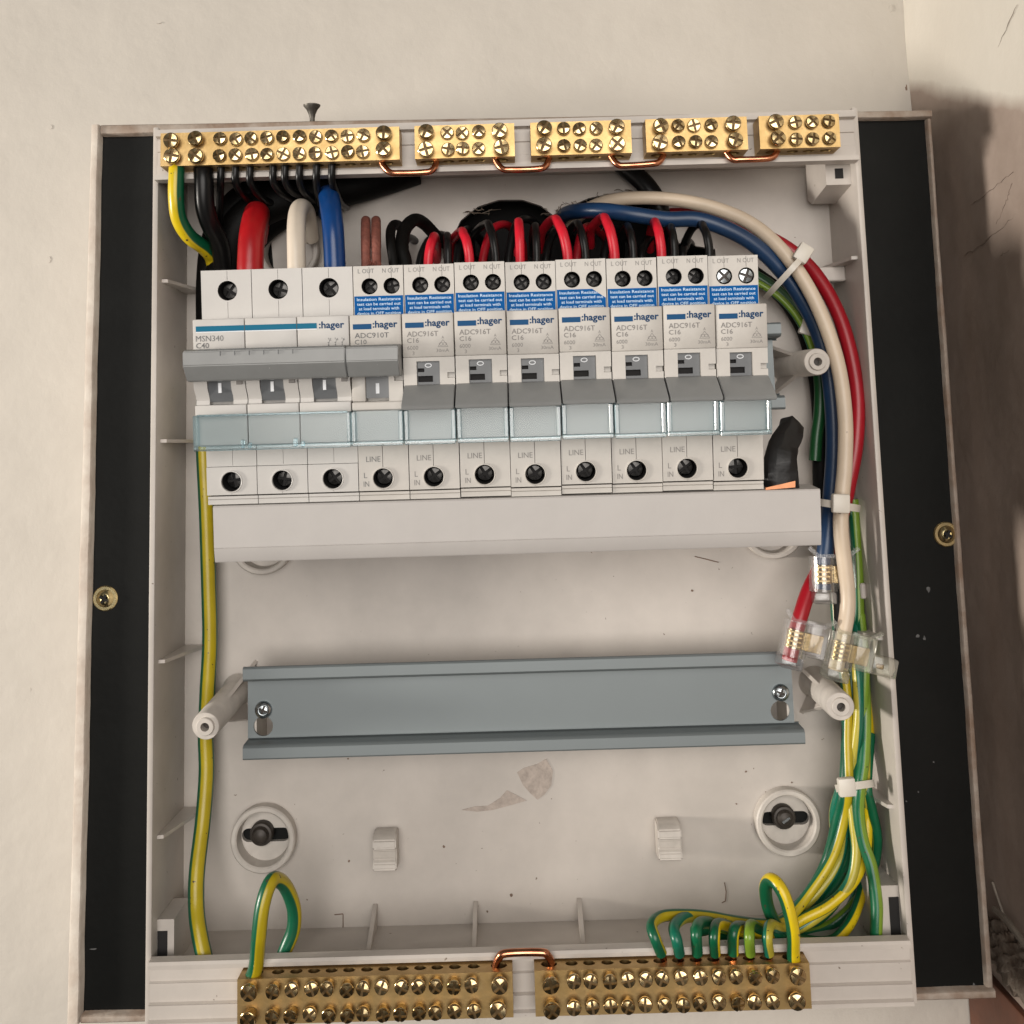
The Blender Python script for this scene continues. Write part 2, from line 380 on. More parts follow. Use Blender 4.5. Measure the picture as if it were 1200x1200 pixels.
# ------------------------------------------------------------------ setting: two walls, a timber ledge
WD = -45.0                                                     # wall surface, mm behind the tray's back panel
WX = 191.5                                                     # side wall surface
bm = NB()
nx, nz = 60, 60
V = [[None]*(nz+1) for _ in range(nx+1)]
for i in range(nx+1):
    for j in range(nz+1):
        x = -420 + (WX+424)*i/nx; z = -420 + 800*j/nz
        V[i][j] = bm.verts.new((x, -WD + 0.7*math.sin(x*.021+1.3)*math.sin(z*.017) + random.uniform(-.10, .10), z))
for i in range(nx):
    for j in range(nz): bm.faces.new((V[i][j], V[i+1][j], V[i+1][j+1], V[i][j+1]))
back_wall = struct('wall', bm, M['wall'])
bm = NB()
ny, nz = 30, 70
V = [[None]*(nz+1) for _ in range(ny+1)]
for i in range(ny+1):
    for j in range(nz+1):
        y = 49 - 300*i/ny; z = -420 + 800*j/nz
        V[i][j] = bm.verts.new((WX + 0.8*math.sin(y*.06+z*.02)*math.sin(z*.03) + random.uniform(-.2, .2) + (0.9 if i == 0 else 0), y, z))
for i in range(ny):
    for j in range(nz): bm.faces.new((V[i][j], V[i+1][j], V[i+1][j+1], V[i][j+1]))
bmesh.ops.recalc_face_normals(bm, faces=bm.faces)
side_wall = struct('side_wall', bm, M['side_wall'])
def sidepx(px, py, off=0.25):
    v = FW + RR*((px-600)/FPX) - UU*((py-400)/FPX)
    return CAM + v*((WX-off)/v.x)
def jag(pts, n, amp):
    out = []
    for a, b in zip(pts[:-1], pts[1:]):
        for k in range(n): out.append(a.lerp(b, k/n) + Vector((0, random.uniform(-amp, amp), random.uniform(-amp, amp))))
    out.append(pts[-1]); return out
for pts, wd in (([(1200, 240), (1180, 262), (1150, 287), (1130, 300)], .55), ([(1192, 5), (1170, 55), (1149, 92)], .35),
                ([(1168, 262), (1180, 235), (1186, 215)], .5), ([(1188, 200), (1160, 224), (1138, 240)], .35),
                ([(1200, 280), (1185, 292), (1172, 300)], .45)):
    p = jag([sidepx(a, b) for a, b in pts], 9, .55)
    part('crack', tube(NB(), p, [wd*random.uniform(.12, .42) for _ in p], 5, cap=False), M['crack'], side_wall)

def flake(bm, cx, cy, d, rx, rz, thk=0.15, n=9, j=.35, dirn=None):
    c = P(cx, cy, d); pts = []
    for k in range(n):
        a = 2*PI*k/n; q = random.uniform(1-j, 1+j*.4); pts.append((c.x+rx*q*math.cos(a), c.z+rz*q*math.sin(a)))
    return prism(bm, pts, c.y-thk, c.y+.3)
for (x, y, rx, rz) in ((57, 304, 1.5, 2.0), (186, 27, 1.4, .5), (59, 149, 1.4, 1.6), (35, 808, .8, 1.0), (1021, 85, .6, 1.9), (1044, 10, .7, 2.2)):
    part('paint_blob', flake(NB(), x, y, WD, rx*.8, rz*.8, .25, 14, .2), M['wall'], back_wall)
for (x, y, rx, rz) in ((1062, 105, .8, 3.2), (1066, 115, .7, 2.0), (1025, 115, .35, 2.0), (1075, 80, .25, 3)):
    part('paint_chip', flake(NB(), x, y, WD, rx*.7, rz, .15, 9, .5), M['brown_mark'], back_wall)

bm = NB()
c0 = P(1139, 1176, -40)
c0 = sidepx(1180, 1160, 0)
mbox(bm, WX-3.2, WX+2, -90, 44, c0.z-130, c0.z, 1.0, 2)
solo('timber_post', bm, M['wood'], 'red brown timber block in the bottom right corner under the black board', 'timber', (WX, 0, c0.z-60))
bm = NB()
cc = sidepx(1184, 1122, 1.5)
bmesh.ops.create_icosphere(bm, subdivisions=5, radius=1.0)
for v in bm.verts:
    k = 1 + .18*math.sin(v.co.y*9+v.co.z*7)*math.sin(v.co.z*8+1) + .12*math.sin(v.co.y*23+v.co.z*17) + random.uniform(-.05, .05)
    v.co = Vector((cc.x+v.co.x*2.6*k, cc.y+v.co.y*26*k, cc.z-1+v.co.z*11*k))
solo('dust_heap', bm, M['dust'], 'grey brown heap of dust and rubble between the board and the side wall', 'rubble', cc)
for lb, pts, r in (('thick dusty grey lead lying across the rubble in the bottom right corner', ((1166, 1066, 4), (1182, 1082, 5), (1200, 1106, 6), (1216, 1126, 6)), 1.3),
                   ('thin pale dusty strand hanging beside the lower right edge of the black board', ((1163, 1034, 1), (1170, 1055, 1.5), (1176, 1072, 2)), .5)):
    p = catmull([sidepx(*q) for q in pts], 6)
    solo('dusty_lead', tube(NB(), p, r, 8), M['lead'], lb, 'cable', p[0])

# ------------------------------------------------------------------ backing board
cut = [P(*q, 0) for q in ((528, 335), (527, 285), (540, 258), (560, 242), (585, 234), (612, 234), (634, 241), (648, 252), (664, 243), (690, 232), (720, 226), (748, 229), (772, 241), (786, 262), (796, 285), (838, 292), (842, 335))]
hole1 = [(p.x, p.z) for p in cut]
TL, TR, BL, BR = (-177.2, 144.6), (182.4, 140.6), (-181.0, -216.6), (181.2, -217.0)
board = thing('backing_board', 'black laminate board in a worn painted timber frame behind the open tray', 'board', Vector((0, 3, -216)))
part('black_panel', plate(NB(), [(BL[0]+1, BL[1]+1), (BR[0]-1, BR[1]+1), (TR[0]-1, TR[1]-1), (TL[0]+1, TL[1]-1)], [hole1], 3, 10), M['panel'], board)
part('hole_shade_sheet', mbox(NB(), -40, 95, 40, 43, 40, 125), M['void'], board)  # black sheet added behind the cable hole in place of its shade
def strip(a, b, wa, wb, inward, m, front=4.0):
    """one timber strip from a to b with its own width at either end and a slightly chipped edge"""
    bm = NB(); n = 60; A, Bv = Vector(a), Vector(b); I = Vector(inward)
    rows = []
    for k in range(n+1):
        t = k/n; o = A.lerp(Bv, t); wd = (wa+(wb-wa)*t)*(1+.03*math.sin(t*23+wa)+.02*math.sin(t*61)+random.uniform(-.02, .02))
        e = .05*math.sin(t*17+wb)+random.uniform(-.04, .04)
        i2 = o + I*wd
        f = front + .12*math.sin(t*29)+random.uniform(-.08, .04)
        rows.append([bm.verts.new(v) for v in ((o.x-I.x*e*.6, 44, o.y-I.y*e*.6), (o.x-I.x*e, -f+.7, o.y-I.y*e), (o.x+I.x*.7, -f, o.y+I.y*.7), (i2.x-I.x*.5, -f, i2.y-I.y*.5), (i2.x, -f+.8, i2.y), (i2.x, 44, i2.y))])
    fs = []
    for k in range(n):
        for q in range(6): fs.append(bm.faces.new((rows[k][q], rows[k][(q+1) % 6], rows[k+1][(q+1) % 6], rows[k+1][q])))
    fs.append(bm.faces.new(rows[0])); fs.append(bm.faces.new(rows[-1][::-1]))
    bmesh.ops.recalc_face_normals(bm, faces=fs)
    return part('frame_strip', bm, m, board, smooth=50)
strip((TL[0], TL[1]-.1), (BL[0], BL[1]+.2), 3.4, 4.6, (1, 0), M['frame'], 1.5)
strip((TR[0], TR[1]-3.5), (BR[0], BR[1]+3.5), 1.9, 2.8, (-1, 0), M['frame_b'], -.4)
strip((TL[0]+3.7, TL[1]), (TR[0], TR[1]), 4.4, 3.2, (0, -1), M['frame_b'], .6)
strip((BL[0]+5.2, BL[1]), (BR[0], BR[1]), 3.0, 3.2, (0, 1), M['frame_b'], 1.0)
for (x, y, rx, rz) in ((1028, 691, .7, .7), (1022, 705, .35, .3), (1088, 691, 1.0, 1.2), (1075, 745, .9, .8), (1083, 748, .6, 1.0), (1094, 893, .4, .4), (1076, 928, .4, .4), (1062, 939, .35, .35), (1133, 847, .3, .5), (1141, 1157, .9, 1.8), (110, 1112, 1.6, .3), (1122, 688, .6, .7)):
    part('paint_fleck', flake(NB(), x, y, -3, rx, rz, .08, 8, .5), M['scuff'], board)

# screw head with a real cross recess: disc on a shank, four raised quadrants
def screw_bm(r, shank, hh=1.1, slot=.30, qn=5, pad=.95):
    """disc on a shank, four raised quadrant pads that fall away to the rim, a real cross recess between them"""
    bm = NB()
    lathe(bm, [(r*.66, 0), (r*.66, -shank), (r, -shank), (r, -shank-hh*.45), (r*.93, -shank-hh*.6)], (0, 0, 0), (0, 1, 0), 20)
    for f in bm.faces:
        if len(f.verts) > 6 and f.calc_center_median().y < -shank-hh*.3: f.material_index = 1
    y0 = -shank-hh*.5
    for q in range(4):
        a0 = q*PI/2; s_ = slot*r*.62; c, sn = math.cos(a0), math.sin(a0); ro = r*.93
        a1 = math.asin(s_/ro); pts = [Vector((s_, s_))] + [Vector((math.cos(a), math.sin(a)))*ro for a in [a1+(PI/2-2*a1)*k/qn for k in range(qn+1)]]
        lo = [bm.verts.new((p.x*c-p.y*sn, y0, p.x*sn+p.y*c)) for p in pts]
        hi = []
        for p in pts:
            t = p.length/ro; p2 = p if t < .8 else p*.94
            hi.append(bm.verts.new((p2.x*c-p2.y*sn, y0-pad*(1.0-.30*t*t), p2.x*sn+p2.y*c)))
        n = len(pts); fs = [bm.faces.new(lo)] + [bm.faces.new((hi[0], hi[k], hi[k+1])) for k in range(1, n-1)]
        for k in range(n): fs.append(bm.faces.new((lo[k], hi[k], hi[(k+1) % n], lo[(k+1) % n])))
        bmesh.ops.recalc_face_normals(bm, faces=fs)
    return bm
def rotY(a): return Matrix.Rotation(a, 4, 'Y')
def tilt(): return Matrix.Rotation(R(random.uniform(-8, 8)), 4, 'X') @ Matrix.Rotation(R(random.uniform(-8, 8)), 4, 'Z') @ rotY(random.uniform(0, PI))
for px, py in ((124, 701), (1108, 626)):
    me = finish('screw', lathe(NB(), [(5.1, 0), (5.1, -.6), (4.7, -1.0), (3.6, -1.0), (3.3, -1.4), (2.6, -2.1), (1.9, -2.4), (1.9, -1.2), (.3, -1.0)], (0, 0, 0), (0, 1, 0), 28), M['gold_screw'])
    p = P(px, py, -3); s = put('screw', me, board, p - WM[board.name].translation)
    cr = NB(); plate(cr, [(-.55, -1.9), (.55, -1.9), (.55, -.55), (1.9, -.55), (1.9, .55), (.55, .55), (.55, 1.9), (-.55, 1.9), (-.55, .55), (-1.9, .55), (-1.9, -.55), (-.55, -.55)], [], -1.25, -1.6)
    cr.transform(rotY(.5)); c = bpy.data.objects.new('cross_recess', finish('cross_recess', cr, M['void'])); C.objects.link(c); c.parent = s
    c.matrix_basis = Matrix.Translation((0, -.00085, 0))

bm = lathe(NB(), [(1.1, -9), (1.1, .8), (1.5, 2.6), (2.4, 4.6), (3.6, 6.0), (3.7, 6.7), (3.2, 6.9)], P(366, 141, -6), (0.0, -.12, 1), 20)
solo('countersunk_screw', bm, M['nail'], 'old dark countersunk screw standing head up on top of the board', 'screw', P(366, 141, -6))

# ------------------------------------------------------------------ the open tray
tray = thing('enclosure_tray', 'open ivory plastic distribution board tray with its cover removed', 'enclosure', Vector((0, 0, -198)))
XL, XR, ZB, ZT, DF = -136.2, 136.0, -178.0, 126.0, 36.0
cutb = [P(*q, 0) for q in ((236, 330), (238, 296), (252, 268), (275, 258), (300, 262), (318, 285), (322, 330))]
boss_at = [(-103.7, -148.6), (103.3, -148.0), (-103.7, -33.6), (103.7, -33.2), (-92.5, 86.5)]
bm = NB()
holes = [hole1, [(p.x, p.z) for p in cutb][::-1]] + [circ(x, z, 10.2, 28) for x, z in boss_at[:4]]
plate(bm, rect(XL, XR, ZB-7, ZT), holes, 0, 2.4)
part('back_panel', bm, M['box'], tray)
def wall_x(x0, x1, z0, z1): 
    return mbox(NB(), x0, x1, -DF, 2.6, z0, z1, .5, 2)
part('side_wall', wall_x(XL-2.2, XL, -200, 131), M['box'], tray)
part('side_wall', wall_x(XR, XR+2.2, -200, 131), M['box'], tray)
part('top_wall', mbox(NB(), XL+.01, XR-.01, -35, 2.5, 117.0, 119.0, .4), M['box'], tray)
part('bottom_wall', mbox(NB(), XL+.01, XR-.01, -35, 2.5, ZB-8, ZB-6, .4), M['box'], tray)
# top and bottom gutters that carry the brass bars: (d, z) profiles swept along x, with two mould steps
def gutter(name, prof):
    part(name, prism(NB(), [(-d, z) for d, z in prof], XL+.02, XR-.02, 'x'), M['box'], tray)
gutter('terminal_gutter', [(35, 108.5), (40.5, 108.5), (40.5, 110.4), (37.2, 110.9), (37.2, 115.2), (36.4, 115.5), (36.4, 120.4), (37.0, 120.7), (37.0, 125.6), (39.6, 126.0), (39.6, 128.6), (35, 129.6)])
gutter('terminal_gutter', [(35.2, -176.9), (39.0, -177.2), (39.6, -178.2), (39.4, -179.6), (37.6, -180.2), (37.6, -184.2), (38.4, -184.6), (37.4, -185.2), (37.4, -191.4), (38.6, -191.9), (37.6, -192.6), (37.6, -197.2), (39.0, -197.8), (39.0, -199.2), (35.2, -199.6)])
# stiffening fins on the side walls
def fin(side, py, px, dtop=31):
    z = P(px, py, 16).z; x0 = XL if side < 0 else XR; s = 1 if side < 0 else -1
    part('fin', prism(NB(), [(x0-s*.3, -dtop), (x0+s*2.2, -dtop+.6), (x0+s*9.0, -.1), (x0-s*.3, -.1)], z, z+1.3, 'z'), M['box'], tray)
for s, py, px in ((-1, 338, 212), (-1, 519, 212), (-1, 768, 215), (-1, 966, 212), (1, 312, 985), (1, 742, 1020), (1, 932, 1025)): fin(s, py, px)
for px in (437, 557, 681):
    c = P(px, 1090, 8)
    part('fin', prism(NB(), [(-.1, ZB-6.1), (-22, ZB-6.1), (-1.5, ZB+2.5), (-.1, ZB+2.5)], c.x-.8, c.x+.8, 'x'), M['box'], tray)
# corner latches
def latch(px, py, s, z0, z1, m=M['box']):
    x = (XL if s > 0 else XR)
    bm = NB(); a, b = sorted((x, x+s*(px or 10))); plate(bm, ([(-30, z0+6.5), (-9, z0+4), (-4, z0+7), (-4, z1), (-30, z1)] if z0 > 0 else [(-30, z0), (-4, z0), (-4, z1-6), (-12, z1), (-30, z1)]), [], a, b, 'x')
    p_ = part('latch_block', bm, m, tray)
    a, b = sorted((x+s*.2, x+s*3.8)) if px else sorted((x+s*3.2, x+s*6.4))
    bm = NB(); mbox(bm, a, b, -30.4, -25, z0+(9 if z0 > 0 else 2), z1-(9 if z0 > 0 else 4))
    q = part('latch_slot', bm, M['void'], p_)
latch(0, 0, -1, 95, 117); latch(6.2, 0, 1, ZB-6, -166.5); latch(8.6, 0, -1, ZB-6, -162)
# mounting bosses
for i, (x, z) in enumerate(boss_at):
    bm = NB()
    lathe(bm, [(10.3, -2.4), (12.7, -2.4), (12.7, 4.6), (12.2, 5.2), (10.9, 5.2), (10.3, 4.7), (9.7, -1.0)], B(x, z, 0), (0, -1, 0), 40, close=False)
    bs = part('mounting_boss', bm, M['boss'], tray)
    if i < 4:
        bm = NB(); slot = [(x-7+2.6*math.cos(a), z+2.6*math.sin(a)) for a in [PI/2+PI*k/8 for k in range(9)]] + [(x+7+2.6*math.cos(a), z+2.6*math.sin(a)) for a in [-PI/2+PI*k/8 for k in range(9)]]
        plate(bm, circ(x, z, 10.1, 32), [slot], .8, 3.0); part('boss_floor', bm, M['boss'], bs)
        ox = -1.2 if x < 0 else -1.0
        part('bolt', lathe(NB(), [(4.6, -1.2), (4.6, 2.0), (4.2, 2.8), (3.4, 3.0), (3.1, 3.4), (2.6, 4.6), (1.4, 5.2), (.2, 5.3)], B(x+ox, z+1.3, 0), (0, -1, 0), 28), M['bolt'], bs)
        if x > 0 and z < -100:
            bm = NB(); mbox(bm, -1.7, 1.7, -.3, .3, -.45, .45); bm.transform(Matrix.Translation(B(x+ox, z+1.3, 5.2)) @ rotY(-.6)); part('bolt_slot', bm, M['zinc'], bs)
# standoff posts for the cover screws
for (tx, ty), (bx, by) in (((241, 851), (279, 808)), ((985, 828), (954, 799)), ((957.5, 424), (920, 429))):
    a, b = P(bx, by, 0), P(tx, ty, 41); ax = (b-a); L = ax.length
    po = part('standoff_post', lathe(NB(), [(6.4, 0), (5.4, 4), (5.1, L-.6), (4.8, L), (3.3, L), (3.2, L+.9), (3.0, L+1.1), (1.6, L+1.1), (1.5, L-12), (.2, L-12)], a, ax, 32), M['boss'], tray)
    part('post_bore', lathe(NB(), [(1.45, L-11.5), (1.45, L-2.0)], a, ax, 16), M['bolt'], po)
    for gx, gz in (((.6, .9), (.5, -1)) if bx < 600 else ((-.75, .8), (-.5, -1))):
        g = Vector((gx, 0, gz)).normalized(); s = Vector((-g.z, 0, g.x))*.7
        bm = NB(); q = [a+g*4.5, a+g*13.5, a+g*12.5+ax.normalized()*2.0, a+g*4.6+ax.normalized()*(L*.6)]
        A = [bm.verts.new(v+s) for v in q]; D = [bm.verts.new(v-s) for v in q]
        bm.faces.new(A); bm.faces.new(D[::-1])
        for k in range(4): bm.faces.new((A[k], D[k], D[(k+1) % 4], A[(k+1) % 4]))
        bmesh.ops.recalc_face_normals(bm, faces=bm.faces); part('gusset', bm, M['box'], po)
# two moulded hook clips
for px, py in ((454, 988), (781, 976)):
    c = P(px, py, 0)
    prof = [(0, 6.2), (-7, 6.2), (-9.8, 4.4), (-10.2, 1.4), (-8.6, .4), (-8.2, -2.8), (-9.6, -4.2), (-9.9, -6.4), (-8.8, -7.4), (0, -7.4)]
    bm = prism(NB(), [(y, c.z+z) for y, z in prof], c.x-4.6, c.x+4.6, 'x')
    bmesh.ops.bevel(bm, geom=[e for e in bm.edges], offset=.5, segments=2, affect='EDGES')
    part('hook_clip', bm, M['boss'], tray)
for px, py in ((1014, 692), (965, 322)):
    c = P(px, py, 14); part('cable_lug', mbox(NB(), c.x-2.4, XR, c.y-2, c.y+2.5, c.z-3.0, c.z+3.0, .5), M['box'], tray)
# rail carriers with the little keyhole tongues
for px, py in ((309, 846), (914, 826)):
    c = P(px, py, 0); part('rail_carrier', mbox(NB(), c.x-1.3, c.x+1.3, -16.4, 0, c.z-10, c.z+9), M['boss'], tray)
# glue residue and marks left on the back panel
for pts in ([(606, 905), (614, 900), (630, 895), (640, 889), (648, 903), (646, 920), (638, 931), (630, 937), (622, 930), (613, 920)],
            [(541, 949), (556, 945), (572, 944), (586, 935), (594, 926), (604, 931), (617, 938), (600, 943), (577, 949), (560, 951)]):
    q = [P(a, b, 0) for a, b in pts]; part('glue_residue', prism(NB(), [(v.x, v.z) for v in q], -.25, .3), M['residue'], tray)
for pts in (((849, 1034), (851, 1045), (850, 1056), (846, 1058)), ((402, 1071), (402, 1095), (401, 1112)), ((814, 652), (826, 655), (842, 659)), ((392, 1072), (402, 1071))):
    part('scratch', tube(NB(), [P(a, b, .05) for a, b in pts], .22, 5, cap=False), M['brown_mark'], tray)
for (x, y, r) in ((520, 992, .55), (599, 1049, .7), (571, 1068, .45), (409, 1009, .45), (408, 889, .4), (811, 692, .6), (874, 904, .5), (863, 942, .45), (928, 917, .4), (636, 612, .4), (315, 1048, .4)):
    part('dirt_speck', flake(NB(), x, y, 0, r, r, .12, 7, .4), M['brown_mark'], tray)

# ------------------------------------------------------------------ DIN rails
def rail(z, x0, x1, lbl, d=25.0, screws=False, tilt_=0):
    t = thing('din_rail', lbl, 'rail', B(0, z, d), 'mounting rails in the tray')
    h = 17.2; dw = 17.4
    for sgn in (1, -1):
        prof = [(dw, 10.6), (dw-1, 11.4), (d-1.6, 11.6), (d-.6, 12.0), (d, 12.7), (d, h-.8), (d-.5, h-.2), (d-1.3, h), (d-1.3, h-1), (d-1.1, h-1.3), (d-1.1, 13.0), (d-1.8, 12.7), (dw-1, 12.5), (dw-2, 11.0)]
        part('rail_lip', prism(NB(), [(-a, z+sgn*b) for a, b in prof], x0, x1, 'x'), M['rail'], t)
    hl = []
    if screws:
        for px, py in ((308.5, 851), (914.5, 833)):
            c = P(px, py, dw); hl.append(circ(c.x, c.z, 3.75, 28))
    part('rail_web', plate(NB(), rect(x0+.02, x1-1.8, z-10.9, z+10.9), hl, -dw, -dw+1.1), M['rail'], t)
    if screws:
        for px, py in ((309, 831.5), (914.5, 811.5)):
            me = finish('screw', lathe(NB(), [(3.3, 0), (3.3, -.8), (2.9, -1.4), (2.0, -1.8), (1.9, -1.1), (.2, -.9)], (0, 0, 0), (0, 1, 0), 26), M['zinc'])
            s = put('screw', me, t, P(px, py, dw) - WM[t.name].translation)
            cr = screw_bm(1.9, 0, .3, .36, 4, .45); cr.transform(rotY(.4))
            c = bpy.data.objects.new('cross_recess', finish('cross_recess', cr, [M['zinc'], M['bolt']])); C.objects.link(c); c.parent = s; c.location = (0, -.0009, 0)
    return t
rail(-95.6, -106.2, 106.4, 'empty grey steel mounting rail with turned lips across the lower tray', screws=True)
rail(31.0, -106.4, 106.2, 'grey steel mounting rail showing only its end behind the row of breakers')

# ------------------------------------------------------------------ brass terminal bars
SCREW_S = finish('screw', screw_bm(2.55, 1.2), [M['screw_brass'], M['grime_shade']])
SCREW_L = finish('screw', screw_bm(3.0, 2.6), [M['screw_brass'], M['grime_shade']])
SCREW_B = finish('screw', screw_bm(2.5, 3.0), [M['screw_brass'], M['grime_shade']])
SCREW_BL = finish('screw', screw_bm(2.95, 3.4), [M['screw_brass'], M['grime_shade']])
def brass_bar(lbl, x0, x1, z0, z1, rows, px_small, px_big, pyf, group, small, big, dface=46.5, zs=None):
    t = thing('terminal_bar', lbl, 'terminal bar', B((x0+x1)/2, z0, dface-9), group)
    xs = [P(p, pyf(p), dface+2).x for p in px_small]; xb = [P(p, pyf(p), dface+3).x for p in px_big]
    yc = -(dface-4.6)
    bm = NB(); plate(bm, rect(x0, x1, -dface, -dface+9.4), [circ(x, yc, 1.75, 14, 2.2) for x in xs] + [circ(x, yc, 2.2, 16, 2.9) for x in xb], z0, z1, 'z')
    part('bar_body', bm, M['brass'], t)
    base = WM[t.name].translation
    for k, x in enumerate(xs+xb):
        for zz in rows:
            me = small if k < len(xs) else big
            put('screw', me, t, B(x+random.uniform(-.15, .15), zz+random.uniform(-.2, .2), dface-random.uniform(.0, .5)) - base, tilt())
    return t
def pt(p): return 171 - (p-325)*.0288
def X(px, py, d=46.5): return P(px, py, d).x
T0, T1 = 112.0, 124.9
rows_t = (121.6, 115.2)
g1 = 'brass bars along the top of the tray'
brass_bar('longest brass bar at the top left, with black wires plugged in below', X(188, 172), X(468, 168), T0, T1, rows_t, (257, 275.5, 294, 312.5, 331, 350, 369, 388, 407, 425), (200, 229, 449), pt, g1, SCREW_S, SCREW_L)
brass_bar('short brass bar at the top, first to the right of the longest bar', X(486, 168), X(603, 165), T0, T1, rows_t, (524, 542, 561), (499, 586), pt, g1, SCREW_S, SCREW_L)
brass_bar('short brass bar in the middle of the top edge, third from the left', X(622, 165), X(740, 162), T0, T1, rows_t, (661, 680, 699), (638, 724), pt, g1, SCREW_S, SCREW_L)
brass_bar('short brass bar at the top, fourth from the left and next to the smallest bar', X(757, 160), X(876, 157), T0, T1, rows_t, (795.5, 815, 834.5), (774, 861), pt, g1, SCREW_S, SCREW_L)
brass_bar('smallest brass bar, eight screws, at the top right end of the tray', X(890, 155), X(984, 152), T0, T1, rows_t, (933, 952.5, 972.5), (911,), pt, g1, SCREW_S, SCREW_L)
def pb(p): return 1170 - (p-610)*.0288
g2 = 'brass bars along the bottom of the tray'
rows_b = (-182.9, -191.2)
brass_bar('left brass bar on the bottom edge with one earth wire at its left end', X(278, 1172), X(601, 1164), -195.2, -180.2, rows_b, (321, 342.7, 364, 385, 406, 427.5, 448, 470, 491, 511.5, 532.5, 555), (292.5, 585), pb, g2, SCREW_B, SCREW_BL)
brass_bar('right brass bar on the bottom edge with a row of earth wires plugged in', X(627, 1164), X(950, 1157), -195.2, -180.2, rows_b, (672, 693, 715, 736.5, 757, 777, 799.5, 820.5, 841.5, 862.5, 884, 904.5), (645, 934.5), pb, g2, SCREW_B, SCREW_BL)
# copper links
def link(lbl, pts, group, r=1.25):
    p = catmull([P(*q) for q in pts], 6); solo('copper_link', tube(NB(), p, r, 12), M['copper'], lbl, 'link', p[0], group)
g = 'copper links under the top bars'
link('copper link joining the longest top brass bar to the bar on its right', ((446, 186, 42), (449, 194, 42.5), (457, 202, 43.5), (468, 203, 44), (498, 202, 44), (507, 199, 43.5), (511, 192, 42.5), (512, 184, 42)), g)
link('copper link between the second and third brass bars along the top', ((579, 182, 42), (582, 190, 42.5), (589, 198, 43.5), (600, 199, 44), (630, 198, 44), (639, 195, 43.5), (643, 187, 42.5), (644, 180, 42)), g)
link('copper link between the third and fourth brass bars along the top', ((714, 178, 42), (717, 185, 42.5), (724, 193, 43.5), (735, 194, 44), (764, 192, 44), (772, 190, 43.5), (777, 183, 42.5), (778, 176, 42)), g)
link('copper link leading to the smallest brass bar at the top right', ((849, 173, 42), (852, 180, 42.5), (859, 187, 43.5), (870, 187, 44), (898, 186, 44), (907, 183, 43.5), (911, 176, 42.5), (912, 170, 42)), g)
link('copper link joining the two brass bars on the bottom edge', ((580, 1142, 42), (581, 1131, 42.5), (585, 1122, 43.5), (594, 1117, 44), (634, 1116, 44), (642, 1120, 43.5), (646, 1128, 42.5), (647, 1140, 42)), None, 1.35)

# ------------------------------------------------------------------ breakers (built in the row's own frame: x from the module centre, z up, y 0 = terminal face)
PITCH_MM = 17.68; ROW_X0 = -107.9
def modx(i, n=1): return ROW_X0 + PITCH_MM*(i + n/2)
WELL = finish('terminal_well', lathe(NB(), [(2.75, .5), (2.75, 9.0)], (0, 0, 0), (0, 1, 0), 24, close=False), M['void'])  # black linings stand in for the dark clamp and the shade inside the holes
WELLB = finish('terminal_well', lathe(NB(), [(3.35, .5), (3.35, 9.0)], (0, 0, 0), (0, 1, 0), 24, close=False), M['void'])
TS = finish('terminal_screw', screw_bm(2.45, 0.3, 1.0), [M['steel'], M['void']])
TSB = finish('terminal_screw', screw_bm(2.9, 0.3, 1.0), [M['steel'], M['void']])
TSZ = finish('terminal_screw', screw_bm(2.6, 0.3, 1.0), [M['zinc'], M['bolt']])

def terminal(t, x, z, big, me, depth):
    o = put('terminal_screw', me, t, (x, depth, z), rotY(random.uniform(0, PI)))
    w_ = put('terminal_well', WELLB if big else WELL, t, (x, 0, z))
def shell(h, holes_up, holes_lo, m, t, slits_up=(), slits_lo=()):
    """terminal shoulders, core and lip of one module: half width h"""
    o1 = plate(NB(), rect(-h, h, 10.2, 27.7), [circ(*q) for q in holes_up] + [rect(x-.07, x+.07, z0, z1) for x, z0, z1 in slits_up], 0, 12)
    part('terminal_shroud', o1, m, t, local=True)
    o2 = plate(NB(), rect(-h, h, -50.7, -33.2), [circ(*q) for q in holes_lo] + [rect(x-.09, x+.09, z0, z1) for x, z0, z1 in slits_lo], 0, 12)
    part('terminal_shroud', o2, m, t, local=True)
    bm = NB(); prism(bm, [(.9, -51.3), (.9, -52.2), (1.3, -52.35), (.9, -52.5), (.9, -54.1), (12, -54.1), (12, -51.3)], -h, h, 'x'); part('foot_lip', bm, m, t, local=True)
def holder(t, h, edge_l=True, edge_r=True, z0=-33.7, z1=-22.1):
    e = 1.5
    part('label_holder', mbox(NB(), -h+e, h-e, -13.4, -12.6, z0+e, z1), M['clear'], t, local=True)
    hp = t
    part('holder_rim', mbox(NB(), -h, h, -13.9, -8, z0, z0+e-.02, .25), M['clear_edge'], t, local=True)
    if edge_l: part('holder_rim', mbox(NB(), -h, -h+e-.02, -13.9, -8, z0+e, z1, .25), M['clear_edge'], t, local=True)
    if edge_r: part('holder_rim', mbox(NB(), h-e+.02, h, -13.9, -8, z0+e, z1, .25), M['clear_edge'], t, local=True)
def ring(bm, cx, cz, rx, rz, wd, y, n=24):
    A = [bm.verts.new((cx+rx*math.cos(2*PI*k/n), y, cz+rz*math.sin(2*PI*k/n))) for k in range(n)]
    D = [bm.verts.new((cx+(rx-wd)*math.cos(2*PI*k/n), y, cz+(rz-wd)*math.sin(2*PI*k/n))) for k in range(n)]
    for k in range(n): bm.faces.new((A[k], A[(k+1) % n], D[(k+1) % n], D[k]))
    bmesh.ops.recalc_face_normals(bm, faces=bm.faces); 
    return bm
def flatrect(bm, x0, x1, z0, z1, y):
    bm.faces.new([bm.verts.new(v) for v in ((x0, y, z0), (x1, y, z0), (x1, y, z1), (x0, y, z1))]); return bm

